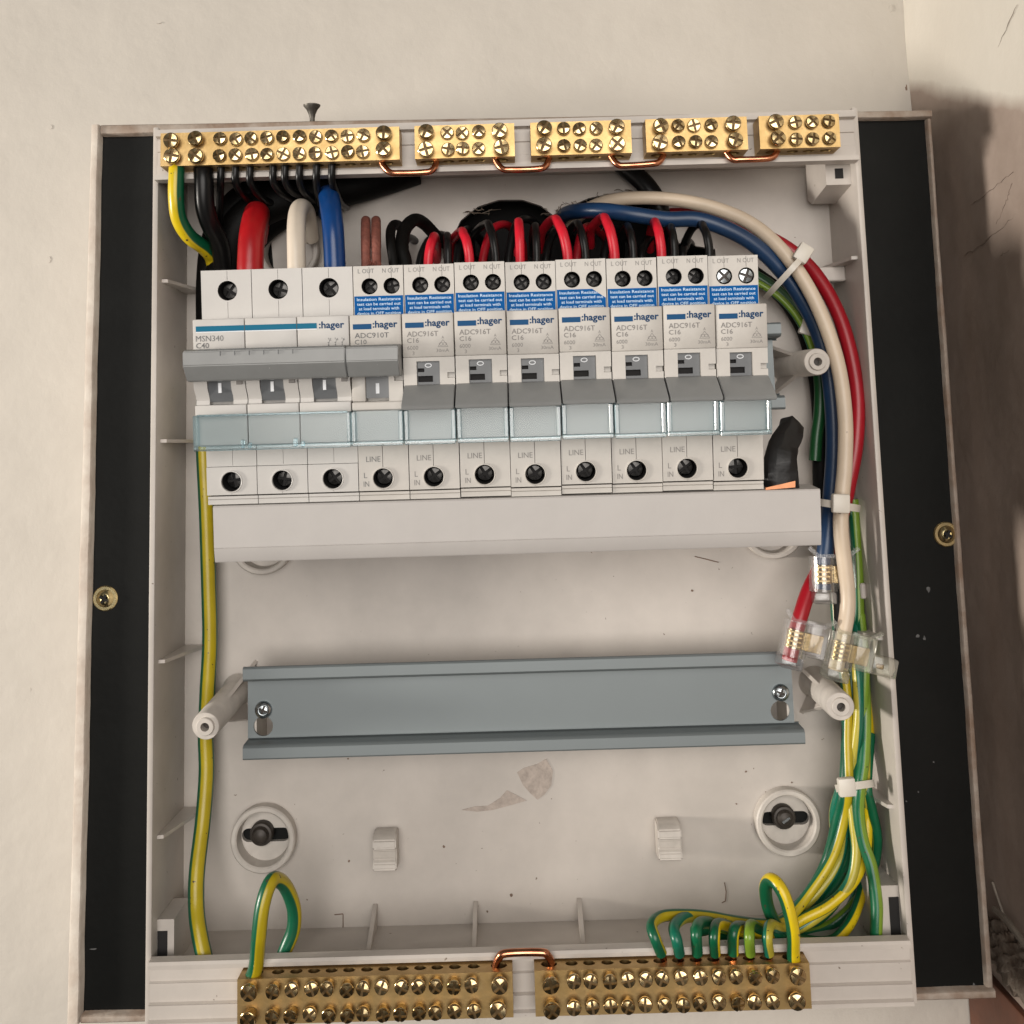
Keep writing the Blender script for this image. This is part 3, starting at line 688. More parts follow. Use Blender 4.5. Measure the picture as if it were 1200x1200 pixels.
def outlet_printing(t, model, amp, faint):
    inkm = M['ink_pale'] if faint else M['ink']
    b = NB(); text(b, 'L OUT', -7.0, 25.2, -.04, 1.55, 5.6); text(b, 'N OUT', 1.5, 25.2, -.04, 1.55, 5.8); part('terminal_marking', b, inkm, t, local=True, smooth=0)
    b = NB(); text(b, 'LINE', -6.0, -40.6, -.04, 1.9, 5.0); text(b, 'L', -6.9, -46.2, -.04, 1.9, 1.1); text(b, 'IN', -7.1, -49.2, -.04, 1.9, 1.9); part('terminal_marking', b, inkm, t, local=True, smooth=0)
    # blue sticker
    st = part('warning_sticker', flatrect(NB(), -8.5, 8.5, 10.3, 17.2, -.06), M['blue_label'], t, local=True, smooth=0)
    b = NB()
    for k, s in enumerate(('Insulation Resistance', 'test can be carried out', 'at load terminals with', 'device in OFF position')):
        text(b, s, 0, 15.55-1.62*k, -.10, 1.02, 15.2 if k != 2 else 14.0, .011, True)
    part('sticker_text', b, M['pale_blue_ink'], st, local=True, smooth=0)
    y = -11.06
    part('blue_bar', prism(NB(), [(-7.6, 5.5), (-1.3, 5.5), (-1.3, 7.3), (-7.6, 7.3)], y-.02, y), M['navy'], t, local=True, smooth=0)
    b = NB(); text(b, ':hager', -.9, 6.0, y, 2.25, 8.4, .028); part('maker_text', b, M['navy_text'], t, local=True, smooth=0)
    b = NB(); text(b, model, -7.1, 2.55, y, 1.75, 11.6 if model.startswith('ADC910') else 10.6, .008)
    text(b, amp, -7.1, .45, y, 1.6, 4.0, .008)
    if faint: text(b, '6000', -7.1, -1.9, y, 1.35, 3.7); text(b, '3', -5.4, -3.7, y, 1.25, .7)
    else: text(b, '6000', -7.1, -1.4, y, 1.3, 3.6)
    part('rating_text', b, inkm, t, local=True, smooth=0)
    if faint:
        b = NB()
        text(b, 'A', 4.6, 1.6, y, 1.0, .8)
        for (xa, za, xb, zb) in ((5.0, 1.3, 3.4, -.9), (5.0, 1.3, 6.6, -.9), (3.2, -1.1, 6.8, -1.1)):
            dx, dz = xb-xa, zb-za; L = math.hypot(dx, dz); nx, nz = -dz/L*.07, dx/L*.07
            b.faces.new([b.verts.new(v) for v in ((xa+nx, y, za+nz), (xb+nx, y, zb+nz), (xb-nx, y, zb-nz), (xa-nx, y, za-nz))])
        ring(b, 4.4, -.2, .75, .55, .13, y, 14); ring(b, 5.6, -.2, .75, .55, .13, y, 14)
        text(b, '30mA', 2.7, -2.9, y, 1.15, 4.3)
        bmesh.ops.recalc_face_normals(b, faces=b.faces)
        part('trip_symbol', b, inkm, t, local=True, smooth=0)

def make_rcbo(on, label, i, faint=True, bright=False, group='single breakers in the row'):
    t = thing('circuit_breaker', label, 'circuit breaker', rowmat(modx(i)), group)
    h = 8.70; m = M['rcbo']
    up = [(-3.1, 20.6, 2.85), (4.6, 20.6, 2.85)]; lo = [(-.25, -46.4, 3.45)]
    shell(h, up, lo, m, t, [(-3.1, 23.5, 27.4), (4.6, 23.5, 27.4)], [(-.25, -42.7, -34), (-.25, -50.5, -49.95)])
    part('breaker_core', mbox(NB(), -h+.1, h-.1, 12.02, 47, -54.0, 27.5), m, t, local=True)
    for x, z, r in up: terminal(t, x, z, False, TSZ if bright else TS, 1.9 if bright else 5.2)
    terminal(t, lo[0][0], lo[0][1], True, TSB, 5.4)
    part('hole_collar', lathe(NB(), [(3.45, .3), (3.45, -.35), (3.6, -.45), (3.85, -.4), (3.95, .2)], (lo[0][0], 0, lo[0][1]), (0, 1, 0), 28, close=False), m, t, local=True)
    # nose: a profile in (y, z) so that the front steps are one moulding
    zt = -4.5 if not on else -.5
    part('front_panel', mbox(NB(), -h, h, -11, 11.5, zt, 10.4, .45, 2), m, t, local=True)
    zl = -15.0 if not on else -20.0
    part('nose_base', mbox(NB(), -h+.05, h-.05, -6.2, 11.4, -33.1, zt-.02), m, t, local=True)
    part('label_bed', mbox(NB(), -h+.1, h-.1, -10.2, -6.22, -32.6, -21.8, .2), M['paper'], t, local=True)
    if not on:
        z0, z1 = -14.2, -5.9
        bm = prism(NB(), [(-h+.03, -4.52), (-h+.03, z0), (-4.2, z0), (-4.2, z1), (3.6, z1), (3.6, z0), (h-.03, z0), (h-.03, -11.7), (6.2, -11.7), (6.2, -9.8), (h-.03, -9.8), (h-.03, -4.52)], -10.3, -6.22)
        ck = part('front_cheek', bm, m, t, local=True)
        part('notch_floor', mbox(NB(), 6.22, h-.05, -8.3, -6.3, -11.68, -9.82), m, ck, local=True)
        bm = plate(NB(), rect(-4.1, 3.5, -15.2, -6.0), [rect(-3.95, -1.75, -9.6, -8.3), rect(-3.95, 1.1, -13.0, -10.9)], -8.8, -7.7)
        f = part('switch_face', bm, M['face'], t, local=True)
        part('face_slot', mbox(NB(), -4.05, 3.45, -7.5, -6.4, -14.8, -6.2), M['void'], f, local=True)
        part('off_mark', ring(NB(), -.35, -7.35, 1.2, .78, .32, -8.86), M['white_ink'], f, local=True, smooth=0)
        bm = prism(NB(), [(-6.3, -13.7), (-10.6, -13.9), (-11.6, -14.3), (-20.6, -19.6), (-21.6, -20.6), (-21.4, -21.4), (-20.4, -21.7), (-6.3, -21.7)], -h+.12, h-.12, 'x')
        bmesh.ops.bevel(bm, geom=bm.edges[:], offset=.25, segments=2, affect='EDGES')
        part('lever', bm, M['lever'], t, local=True)
    else:
        z0, z1 = -19.0, -8.4
        part('front_cheek', mbox(NB(), -h+.03, -4.0, -10.4, -6.22, z0, z1, .4, 2), m, t, local=True)
        bm = prism(NB(), [(3.9, z1), (3.9, z0), (h-.03, z0), (h-.03, -12.2), (5.8, -12.2), (5.8, -10.4), (h-.03, -10.4), (h-.03, z1)], -10.4, -6.22)
        ck = part('front_cheek', bm, m, t, local=True)
        part('notch_floor', mbox(NB(), 5.82, h-.05, -8.3, -6.3, -12.18, -10.42), m, ck, local=True)
        f = part('switch_face', mbox(NB(), -3.9, 3.8, -9.4, -6.3, -17.9, -8.0), M['face'], t, local=True)
        part('on_mark', flatrect(NB(), -.65, .55, -16.4, -12.9, -9.45), M['white_ink'], f, local=True, smooth=0)
        part('front_band', mbox(NB(), -h+.03, h-.03, -11, -6.22, -22.0, -19.05, .35), m, t, local=True)
        bm = prism(NB(), [(-6.3, -.7), (-11.2, .2), (-20.5, .1), (-21.6, -.6), (-21.9, -5.0), (-20.8, -6.6), (-18.0, -10.2), (-16.5, -10.5), (-6.3, -10.4)], -h+.1, h-.1, 'x')
        bmesh.ops.bevel(bm, geom=bm.edges[:], offset=.25, segments=2, affect='EDGES')
        part('lever', bm, M['lever'], t, local=True)
    holder(t, h-.08)
    outlet_printing(t, 'ADC910T' if on else 'ADC916T', 'C10' if on else 'C16', faint)
    return t

b10 = make_rcbo(True, 'white single breaker with its grey lever up, brown wires entering at its top', 3, faint=False)
b16 = make_rcbo(False, 'white breaker with its grey lever down, first one right of the lever up breaker', 4)
RC_LABELS = {5: 'white breaker with its lever down, second right of the lever up breaker',
             6: 'white breaker with its lever down, directly left of the torn blue sticker',
             7: 'white breaker with its lever down whose blue sticker is torn at the right corner',
             8: 'white breaker with its lever down, directly right of the one with the torn blue sticker',
             9: 'white breaker with its lever down, second from the right end of the row'}
for i, lb in RC_LABELS.items():
    c = copy_tree(b16); mt = rowmat(modx(i) + random.uniform(-.04, .04), {5: .25, 6: -.1, 7: .3, 8: .1, 9: .35}[i], random.uniform(-.35, .35)) @ Matrix.Rotation(R(random.uniform(-.5, .5)), 4, 'X') @ rotY(R(random.uniform(-.25, .25)))
    c.matrix_world = mm_to_m(mt); WM[c.name] = mt; c['label'] = lb
    if i == 7:
        bmm = prism(NB(), [(8.6, 17.35), (3.6, 17.35), (8.6, 13.9)], -.14, -.01)
        part('torn_corner', bmm, M['rcbo'], c, local=True, smooth=0)
b_end = make_rcbo(False, 'white breaker at the right end of the row with bright unused top screws', 10, bright=True)

# main switch: three poles under one lever bar
def make_main():
    t = thing('main_switch', 'wide three pole main switch with teal stripe and grey lever bar, leftmost in the row', 'main switch', rowmat(modx(0, 3)))
    m = M['mcb']
    for k in (-1, 0, 1):
        xo = k*PITCH_MM; h = 8.72
        def sh(bm): bm.transform(Matrix.Translation((xo, 0, 0))); return bm
        part('terminal_shroud', sh(plate(NB(), rect(-h, h, 10.2, 27.7), [circ(.4, 20.5, 3.45), rect(.33, .47, 24.1, 27.4), rect(.34, .46, 11, 16.6)], 0, 12)), m, t, local=True)
        part('terminal_shroud', sh(plate(NB(), rect(-h, h, -40.8, -33.2), [rect(.34, .46, -40.5, -34)], .35, 12)), m, t, local=True)
        part('terminal_shroud', sh(plate(NB(), rect(-h, h, -50.7, -40.95), [circ(-.1, -46.1, 3.45), rect(-.16, -.04, -50.5, -49.95)], 0, 12)), m, t, local=True)
        part('hole_collar', sh(lathe(NB(), [(3.45, .3), (3.45, -.35), (3.6, -.45), (3.85, -.4), (3.95, .2)], (-.1, 0, -46.1), (0, 1, 0), 28, close=False)), m, t, local=True)
        bm = NB(); prism(bm, [(.9, -51.3), (.9, -52.2), (1.3, -52.35), (.9, -52.5), (.9, -54.1), (12, -54.1), (12, -51.3)], -h, h, 'x'); part('foot_lip', sh(bm), m, t, local=True)
        terminal(t, xo+.4, 20.5, True, TSB, 5.2); terminal(t, xo-.1, -46.1, True, TSB, 5.6)
        part('breaker_core', sh(mbox(NB(), -h+.1, h-.1, 12.02, 47, -54.0, 27.5)), m, t, local=True)
        part('front_panel', sh(mbox(NB(), -h, h, -11, 11.5, -.5, 10.4, .35, 2)), m, t, local=True)
        part('nose_base', sh(mbox(NB(), -h+.05, h-.05, -6.2, 11.4, -33.1, -.52)), m, t, local=True)
        # curved cheeks either side of each pole's lever face
        for x0, x1 in ((-h+.03, -4.15), (3.9, h-.03)):
            prof = [(-6.22, -8.4), (-11.6, -8.4), (-11.9, -10.6), (-11.4, -13.2), (-9.6, -15.6), (-9.0, -17.2), (-9.4, -18.6), (-6.22, -18.6)]
            if x0 > 0: prof = prof
            part('front_cheek', sh(prism(NB(), prof, x0, x1, 'x')), m, t, local=True)
        part('cheek_window', sh(mbox(NB(), 5.6, 7.9, -12.05, -10.9, -11.9, -10.2, .2)), M['ink_pale'], t, local=True)
        f = part('switch_face', sh(prism(NB(), [(-6.3, -8.4), (-11.0, -8.6), (-10.9, -12.5), (-9.4, -16.0), (-8.6, -17.7), (-6.3, -17.7)], -4.05, 3.8, 'x')), M['face'], t, local=True)
        part('on_mark', sh(prism(NB(), [(-.6, -14.6), (.45, -14.6), (.45, -11.2), (-.6, -11.2)], -11.0, -10.0)), M['white_ink'], f, local=True, smooth=0)
        part('front_band', sh(mbox(NB(), -h+.03, h-.03, -11, -6.22, -22.2, -18.65, .35, 2)), m, t, local=True)
        part('label_bed', sh(mbox(NB(), -h+.03, h-.03, -10.2, -6.22, -32.6, -22.25, .2)), M['paper'], t, local=True)
    H = 26.4
    part('label_holder', mbox(NB(), -H+1.2, H-1.2, -13.4, -12.6, -32.2, -22.0), M['clear'], t, local=True)
    part('holder_rim', mbox(NB(), -H, H, -13.9, -8, -33.9, -32.22, .25), M['clear_edge'], t, local=True)
    for x0 in (-H, H-1.18): part('holder_rim', mbox(NB(), x0, x0+1.18, -13.9, -8, -32.2, -22.0, .25), M['clear_edge'], t, local=True)
    part('holder_rim', mbox(NB(), -H+1.22, H-1.22, -13.9, -12.2, -22.4, -21.7, .2), M['clear_edge'], t, local=True)
    for k in (-.5, .5):
        for dx in (-1.6, .9):
            part('holder_clip', mbox(NB(), k*PITCH_MM+dx, k*PITCH_MM+dx+1.2, -14.3, -13.3, -33.2, -31.0+(.6 if dx < 0 else -.4), .2), M['clear_edge'], t, local=True)
    # lever bar
    bm = prism(NB(), [(-6.3, -.6), (-11.2, .3), (-20.4, .3), (-21.8, -.4), (-22.1, -5.0), (-21.0, -6.6), (-18.2, -10.1), (-16.8, -10.5), (-6.3, -10.4)], -26.6, 26.6, 'x')
    bmesh.ops.bevel(bm, geom=bm.edges[:], offset=.3, segments=2, affect='EDGES')
    lv = part('lever_bar', bm, M['lever'], t, local=True)
    for k in range(6):
        x = -14.2 + k*4.75
        part('grip_notch', mbox(NB(), x-.1, x+.1, -22.25, -21.7, -1.9, -.5), M['face'], lv, local=True)
    y = -11.06
    for k, (x0, x1) in enumerate(((-25.3, -8.95), (-8.72, 8.72), (8.95, 15.6))):
        part('teal_stripe', flatrect(NB(), x0, x1, 6.25, 8.1, y), M['teal'], t, local=True, smooth=0)
        part('white_line', flatrect(NB(), x0, x1, 5.9, 6.23, y), M['white_ink'], t, local=True, smooth=0)
    b = NB(); text(b, ':hager', 16.3, 6.3, y, 2.25, 8.6, .026); part('maker_text', b, M['navy_text'], t, local=True, smooth=0)
    b = NB(); text(b, 'MSN340', -25.4, 2.95, y, 1.95, 9.4); text(b, 'C40', -25.4, .65, y, 1.8, 4.4, .008); part('rating_text', b, M['ink'], t, local=True, smooth=0)
    b = NB()
    for k, n in enumerate('246'):
        text(b, n, 19.8+2.3*k, 2.0, y, .9, .6); text(b, n and '135'[k], 19.2+2.3*k, -.1, y, .8, .5)
        x = 19.4+2.3*k
        for (xa, za, xb, zb) in ((x, .9, x+.55, 2.6), (x, .4, x, .9), (x-.3, 1.4, x+.2, 1.4), (x, 2.4, x, 3.0)):
            dx, dz = xb-xa, zb-za; L = math.hypot(dx, dz); nx, nz = -dz/L*.09, dx/L*.09
            b.faces.new([b.verts.new(v) for v in ((xa+nx, y, za+nz), (xb+nx, y, zb+nz), (xb-nx, y, zb-nz), (xa-nx, y, za-nz))])
    bmesh.ops.recalc_face_normals(b, faces=b.faces); part('pole_symbol', b, M['ink'], t, local=True, smooth=0)
    return t
make_main()

# busbar cover under the row
bc = thing('busbar_cover', 'long plain white plastic busbar cover below the row of breakers', 'busbar cover', rowmat(0, -64))
mt = rowmat(0)
def rowpart(name, bm, m, parent, **k):
    bm.transform(mt); return part(name, bm, m, parent, **k)
rowpart('cover_front', prism(NB(), [(12, -54.4), (-.6, -54.4), (-1.0, -54.9), (-1.0, -68.9), (-.75, -69.1), (-1.0, -69.3), (-.4, -73.6), (0, -74.1), (1.6, -74.1), (1.6, -56.4), (12, -56.4)], -105.6, 105.6, 'x'), M['busbar'], bc)
bm = NB()
mbox(bm, -104.6, 104.0, 6.0, 9.0, -71.0, -56.6)
rowpart('busbar', bm, M['copper'], bc)
# taped spare end of the busbar, bare copper tongue under it
te = thing('taped_busbar_end', 'crumpled black tape wrapped round the end of the busbar, right of the last breaker', 'busbar end', P(915, 570, 60))
path = catmull([P(*q) for q in ((917, 578, 60), (915, 560, 61), (915, 542, 62), (918, 524, 60), (925, 507, 56), (928, 497, 52))], 2)
bm = NB(); tube(bm, path, [6.4, 6.3, 6.6, 5.9, 6.3, 5.5, 5.6, 5.2, 4.9, 4.9, 4.3][:len(path)], 9, .6)
for v in bm.verts:
    v.co += Vector((random.uniform(-.6, .6), random.uniform(-.6, .6), random.uniform(-1.0, 1.0)))
bmesh.ops.bevel(bm, geom=bm.edges[:], offset=.25, segments=1, affect='EDGES')
part('tape_wrap', bm, M['tape'], te, smooth=24)
a, b2, c_, d_ = P(897, 574, 64), P(931.5, 571, 64), P(931.5, 563.5, 64), P(897, 571.5, 64)
part('bare_tongue', prism(NB(), [(v.x, v.z) for v in (a, b2, c_, d_)], a.y-.6, a.y+.6), M['orange'], te)

# ------------------------------------------------------------------ cables
def cable(lbl, pts, r, m, name='cable', cat='cable', group=None, sides=16, n=8, ends=None, uvturn=0.0):
    p = catmull([P(*q) for q in pts], n)
    bm = tube(NB(), p, r, sides)
    if uvturn:
        uvl = bm.loops.layers.uv.verify()
        for f in bm.faces:
            for lp in f.loops: lp[uvl].uv.x += uvturn
    o = solo(name, bm, m, lbl, cat, p[0], group, 60)
    if ends is not None:
        for e in ends:
            a, b = (p[0], p[1]) if e == 0 else (p[-1], p[-2])
            dr = (a-b).normalized()
            part('bare_strands', tube(NB(), [a-dr*.5, a+dr*2.2, a+dr*4.5], [r*.62, r*.66, r*.6], 9), M['copper'], o)
    return o
# big supply tails
cable('yellow and green earth cable from the longest top brass bar', ((207.5, 186, 42), (207, 203, 44), (206.5, 232, 43), (210, 257, 40), (222, 277, 35), (240, 291, 26), (249, 304, 18), (251, 330, 12), (244, 400, 9)), 3.0, M['earth_bright'], uvturn=-.08)
cable('green and yellow earth cable down the left side from the breakers to the bottom rim', ((240, 440, 8), (238, 500, 8), (239, 540, 8), (242, 600, 9), (244.5, 680, 9), (246, 750, 9), (243, 810, 9), (241, 860, 9), (242, 905, 10), (238, 960, 13), (231, 1020, 20), (230, 1060, 24), (233, 1090, 28), (240, 1124, 31), (243, 1140, 32)), 3.0, M['earth'], uvturn=.06)
cable('thick red supply cable arching into the left pole of the main switch', ((293, 335, 46), (293.5, 310, 46), (295, 280, 44), (298.5, 258, 37), (301, 250, 27), (302, 256, 16), (300, 280, 6)), 4.9, M['red'], sides=20)
cable('white supply cable arching into the middle pole of the main switch', ((348, 335, 47), (347.5, 305, 47), (347, 270, 45), (349, 249, 38), (354, 243, 29), (360, 252, 18), (364, 280, 8)), 3.5, M['white_pvc'], sides=20)
cable('thick blue supply cable arching into the right pole of the main switch', ((393, 335, 46), (392, 300, 46), (390, 265, 45), (387, 240, 40), (385, 229, 30), (384, 232, 18), (384, 250, 6)), 4.1, M['blue'], sides=20)
# black neutrals
cable('thick black cable from the second hole of the longest brass bar', ((238, 196, 41), (239, 213, 42), (240, 240, 40), (246, 262, 36), (257, 285, 28), (262, 320, 18), (262, 370, 12)), 3.7, M['black'], ends=[0])
cable('fat black sheathed cable sweeping left under the top bar behind the red cable', ((486, 196, 4), (452, 207, 6), (410, 219, 9), (360, 228, 12), (315, 240, 14), (284, 262, 15), (268, 295, 15), (262, 340, 12), (262, 400, 8)), 7.6, M['black_dull'], sides=20)
cable('second fat black sheathed cable dropping behind the thick black neutral cable', ((330, 222, 6), (300, 226, 10), (272, 246, 12), (254, 282, 12), (248, 330, 10), (248, 400, 8)), 6.2, M['black_dull'], sides=20)
cable('third fat black sheathed cable filling the corner behind the red cable', ((400, 224, 3), (350, 244, 4), (315, 262, 5), (290, 292, 5), (284, 340, 5)), 6.0, M['black_dull'], sides=18)
ordn = ['first', 'second', 'third', 'fourth', 'fifth', 'sixth', 'seventh', 'eighth']
for k, (x, dx, dy) in enumerate(((259, -2, 60), (276, 14, 36), (293, 16, 36), (320, 18, 34), (334, 18, 32), (351, 10, 32), (371, 2, 36), (389, 8, 40))):
    y = 200 - (x-259)*.022
    cable('%s thin black neutral wire from the left under the longest brass bar' % ordn[k],
          ((x, y-8, 42), (x, y, 42.5), (x-.5+dx*.05, y+14, 41), (x+dx*.45, y+26, 35), (x+dx*1.2, y+dy, 24), (x+dx*2.2, y+dy+6, 14)), 1.45, M['black'], 'neutral_wire', 'wire', 'thin black wires under the longest brass bar', 12, ends=[0])
# brown braided pair, sleeved pair
for lb, x in (('left one of the two brown braided wires on the lever up breaker', 428.5), ('right one of the two brown braided wires on the lever up breaker', 440.5)):
    cable(lb, ((x+1, 330, 46), (x+.5, 305, 46), (x, 280, 45), (x, 266, 41), (x, 259, 34), (x+.5, 262, 24), (x+1, 290, 12)), 1.85, M['brown'], 'braided_wire', 'wire', 'brown braided wires')
fray = None
for o_ in list(C.objects):
    if o_.name == 'braided_wire': fray = o_
for k in range(11):
    x = random.uniform(425, 443); y = random.uniform(308, 316)
    part('frayed_strand', tube(NB(), catmull([P(x, y+6, 46), P(x+random.uniform(-2, 2), y, 48.5), P(x+random.uniform(-5, 5), y-random.uniform(3, 8), 50)], 4), .22, 5), M['brown'], fray)
cable('black sleeved wire just right of the brown braided pair', ((462, 330, 46), (461, 305, 46), (458, 285, 44), (458, 270, 38), (463, 263, 30), (470, 268, 20), (474, 290, 8)), 1.9, M['black_dull'], 'sleeved_wire', 'wire')
cable('black sleeved wire arching right beside the brown braided pair', ((476, 330, 46), (475, 308, 45), (471, 290, 43), (474, 270, 37), (485, 258, 29), (497, 262, 20), (515, 280, 10), (540, 296, 0), (560, 310, -6)), 2.6, M['black_dull'], 'sleeved_wire', 'wire')
# red outgoing wires and black loops
def tail(lbl, pts, red, r):
    cable(lbl, pts, r, M['red_bright'] if red else M['black'], 'live_wire' if red else 'neutral_loop', 'wire', 'red wires above the breakers' if red else 'black wire loops above the breakers', 14)
def arch(x0, y0, xt, yt, xe, ye, d0=46, ls=.5):
    return ((x0, y0+26, d0), (x0, y0, d0), (x0+(xt-x0)*.35, y0+(yt-y0)*.6, d0-1), (xt+(x0-xt)*.25, yt+4, d0-6), (xt, yt, d0-13), (xt+(xe-xt)*.5, yt+5, d0-24), (xe, ye, d0-36), (xe, ye+18, d0-48))
tail('red wire into the first lever down breaker, leaning right', arch(502, 306, 509, 277, 512, 290), True, 1.8)
tail('red hooked wire into the second lever down breaker', arch(550, 302, 541, 271, 528, 285), True, 1.8)
tail('straight red wire with a rounded top into the third lever down breaker', arch(609.5, 300, 607.5, 260, 607, 280), True, 1.8)
tail('red wire bent left into the breaker with the torn sticker', arch(665, 298, 650, 257, 634, 275), True, 1.9)
tail('bent red wire under the blue cable, above the breaker right of the torn sticker', arch(720, 296, 707, 255, 692, 270), True, 1.9)
tail('red wire under the middle of the blue cable, into the second last breaker', arch(775, 294, 767, 260, 762, 275), True, 1.8)
for lb, a in (('black wire loop right of the first red wire', (525, 306, 524, 276, 524, 290)), ('round black wire loop between the second and third red wires', (581, 301, 571, 262, 553, 280)),
              ('black wire loop just right of the straight red wire', (629, 299, 627, 265, 624, 280)), ('black wire loop between the two bent red wires', (686, 297, 676, 262, 664, 278)),
              ('black wire loop right of the last bent red wire', (742, 295, 735, 265, 728, 282)), ('black wire loop right of the red wire under the blue cable', (790, 294, 786, 266, 778, 282)),
              ('black wire arch above the right end breaker, under the blue cable', (831, 292, 822, 263, 800, 292))):
    tail(lb, arch(*a), False, 1.6)
# deeper tangle in the shadow behind the first row of wires
DEEP = [(468, 300, 480, 272, 498, 292), (492, 304, 516, 268, 536, 290), (536, 300, 548, 262, 566, 282), (566, 300, 590, 256, 612, 280), (596, 298, 616, 250, 640, 276),
        (640, 296, 656, 262, 676, 284), (676, 296, 690, 258, 712, 280), (708, 296, 724, 264, 742, 284), (752, 294, 764, 270, 776, 286), (800, 292, 806, 276, 818, 290)]
side_word = ['far left', 'left', 'left of centre', 'centre left', 'centre', 'centre right', 'right of centre', 'right', 'far right', 'outermost right']
for k, q in enumerate(DEEP):
    p = [(q[0], q[1]+34, 20), (q[0], q[1]+4, 19), (q[0]*.6+q[2]*.4, q[3]+15, 15), (q[2], q[3]+7, 8), (q[2]*.5+q[4]*.5, q[3]+13, -4), (q[4], q[5]+4, -14), (q[4]+2, q[5]+24, -20)]
    dr = k in (3, 6)
    cable('%s %s wire deep in the shadow behind the front wire loops' % (side_word[k], 'dark red' if dr else 'black'), p, 1.7, M['crimson' if dr else 'black'], 'back_wire', 'wire', 'wires deep behind the breakers', 12)
bm = NB(); random.seed(11)
for k in range(70):
    x, y = random.choice(((650, 250), (668, 240), (700, 232), (742, 228), (645, 262), (560, 245), (690, 268)))
    x += random.uniform(-14, 14); y += random.uniform(-5, 7); a0 = random.uniform(0, 2*PI); d0 = random.uniform(.5, 5)
    L_ = random.uniform(5, 16); q = [P(x, y, d0), P(x+L_*.5*math.cos(a0)+random.uniform(-3, 3), y+L_*.4*math.sin(a0), d0+random.uniform(0, 3)), P(x+L_*math.cos(a0), y+L_*.6*math.sin(a0)+random.uniform(-3, 3), d0+random.uniform(0, 4))]
    tube(bm, catmull(q, 3), random.uniform(.08, .2), 4, cap=False)
o = solo('dust_tuft', bm, M['dust'], 'brown fluff and fibres caught on the torn edge of the cable hole', 'fluff', P(680, 245, 2)); o['kind'] = 'stuff'
# thick black lead dropping from behind the third link
cable('thick black cable dropping from behind the top bar through the white and blue cables', ((712, 176, 4), (732, 196, 6), (754, 214, 8), (770, 238, 8), (778, 268, 4), (783, 300, -2), (786, 340, -6)), 4.1, M['black'], sides=18)
# the large tails looping round the right side
cable('long cream white cable looping over the breakers into a milky connector',
      ((668, 262, -8), (688, 246, 2), (712, 236, 10), (745, 232, 14), (790, 234, 18), (838, 244, 22), (880, 262, 26), (914, 291, 30), (944, 332, 32), (967, 380, 33), (983, 432, 34), (990.5, 490, 35), (990, 545, 37), (986, 590, 38), (985.5, 622, 38), (989, 655, 37), (993, 690, 36), (993, 715, 36), (989, 740, 37), (984, 764, 37), (979, 785, 37)), 2.8, M['cream_pvc'], sides=20)
cable('long dull blue cable running over the breakers into the upper clear connector',
      ((655, 258, -8), (665, 250, 6), (682, 247, 18), (710, 247, 26), (745, 252, 30), (782, 257, 30), (815, 257, 30), (846, 266, 30), (880, 284, 29), (910, 311, 27), (936, 345, 25), (957, 385, 23), (970, 430, 22), (976, 480, 22), (977, 530, 24), (974, 580, 27), (970, 622, 30), (966, 655, 31), (964, 690, 31)), 3.15, M['blue_dull'], sides=20)
cable('long crimson cable outside the cream cable, ending in the left clear connector',
      ((770, 252, 2), (812, 252, 8), (856, 262, 10), (900, 278, 12), (935, 300, 14), (962, 330, 18), (984, 372, 22), (998, 420, 25), (1005, 470, 27), (1003, 520, 28), (996, 560, 28), (987, 600, 27), (975, 635, 26), (962, 664, 26), (948, 692, 29), (938, 722, 32), (930, 752, 33), (925, 774, 33)), 2.85, M['crimson'], sides=20)
cable('black sleeved cable hidden behind the blue cable on the right side', ((880, 318, 8), (915, 345, 8), (938, 378, 8), (950, 410, 8), (958, 450, 8), (962, 500, 9), (962, 560, 10), (966, 620, 14), (978, 665, 18), (986, 700, 20), (988, 735, 20), (990, 780, 18)), 3.3, M['black_dull'])
cable('dark green wire behind the blue cable right of the breakers', ((872, 316, 10), (905, 336, 11), (930, 360, 11), (950, 395, 11), (960, 440, 11), (961, 480, 12), (957, 512, 12), (955, 540, 12)), 2.5, M['green_d'])
cable('thin green and yellow wire tucked under the blue cable at the upper right tie', ((866, 322, 10), (892, 334, 13), (915, 350, 14), (934, 372, 14), (948, 400, 13), (956, 430, 12)), 1.5, M['earth_lime'])
# earth bundle going down
def earth(lbl, pts, r=2.05, m='earth', grp='earth wires in the right bundle', u=0.0, **k): cable(lbl, pts, r, M[m], 'earth_wire', 'wire', grp, 14, uvturn=u, ends=[-1] if pts[-1][1] == 1117 else None, **k)
earth('green earth wire along the right wall, dropping straight to the bottom rim', ((1000, 585, 12), (1002, 615, 12), (1005, 660, 12), (1006, 700, 13), (1007, 740, 15), (1012, 790, 18), (1014, 840, 20), (1012, 890, 24), (1008, 921, 26), (1006, 950, 26), (1011, 985, 27), (1021, 1015, 29), (1027, 1055, 31), (1027, 1085, 32), (1026, 1116, 32)), 2.2, 'earth_lime', u=.08)
earth('leftmost yellow and green earth wire emerging beneath the milky connector', ((978, 690, 14), (981, 735, 15), (988, 780, 18), (993, 825, 20), (993, 870, 22), (994, 921, 24), (990, 955, 22), (976, 1003, 22), (950, 1044, 24), (925, 1074, 28), (905, 1083, 30), (870, 1081, 30), (830, 1074, 31), (800, 1072, 33), (775, 1074, 36), (764, 1084, 42), (768, 1100, 46), (775, 1117, 42.5)), 2.0, 'earth', u=.0)
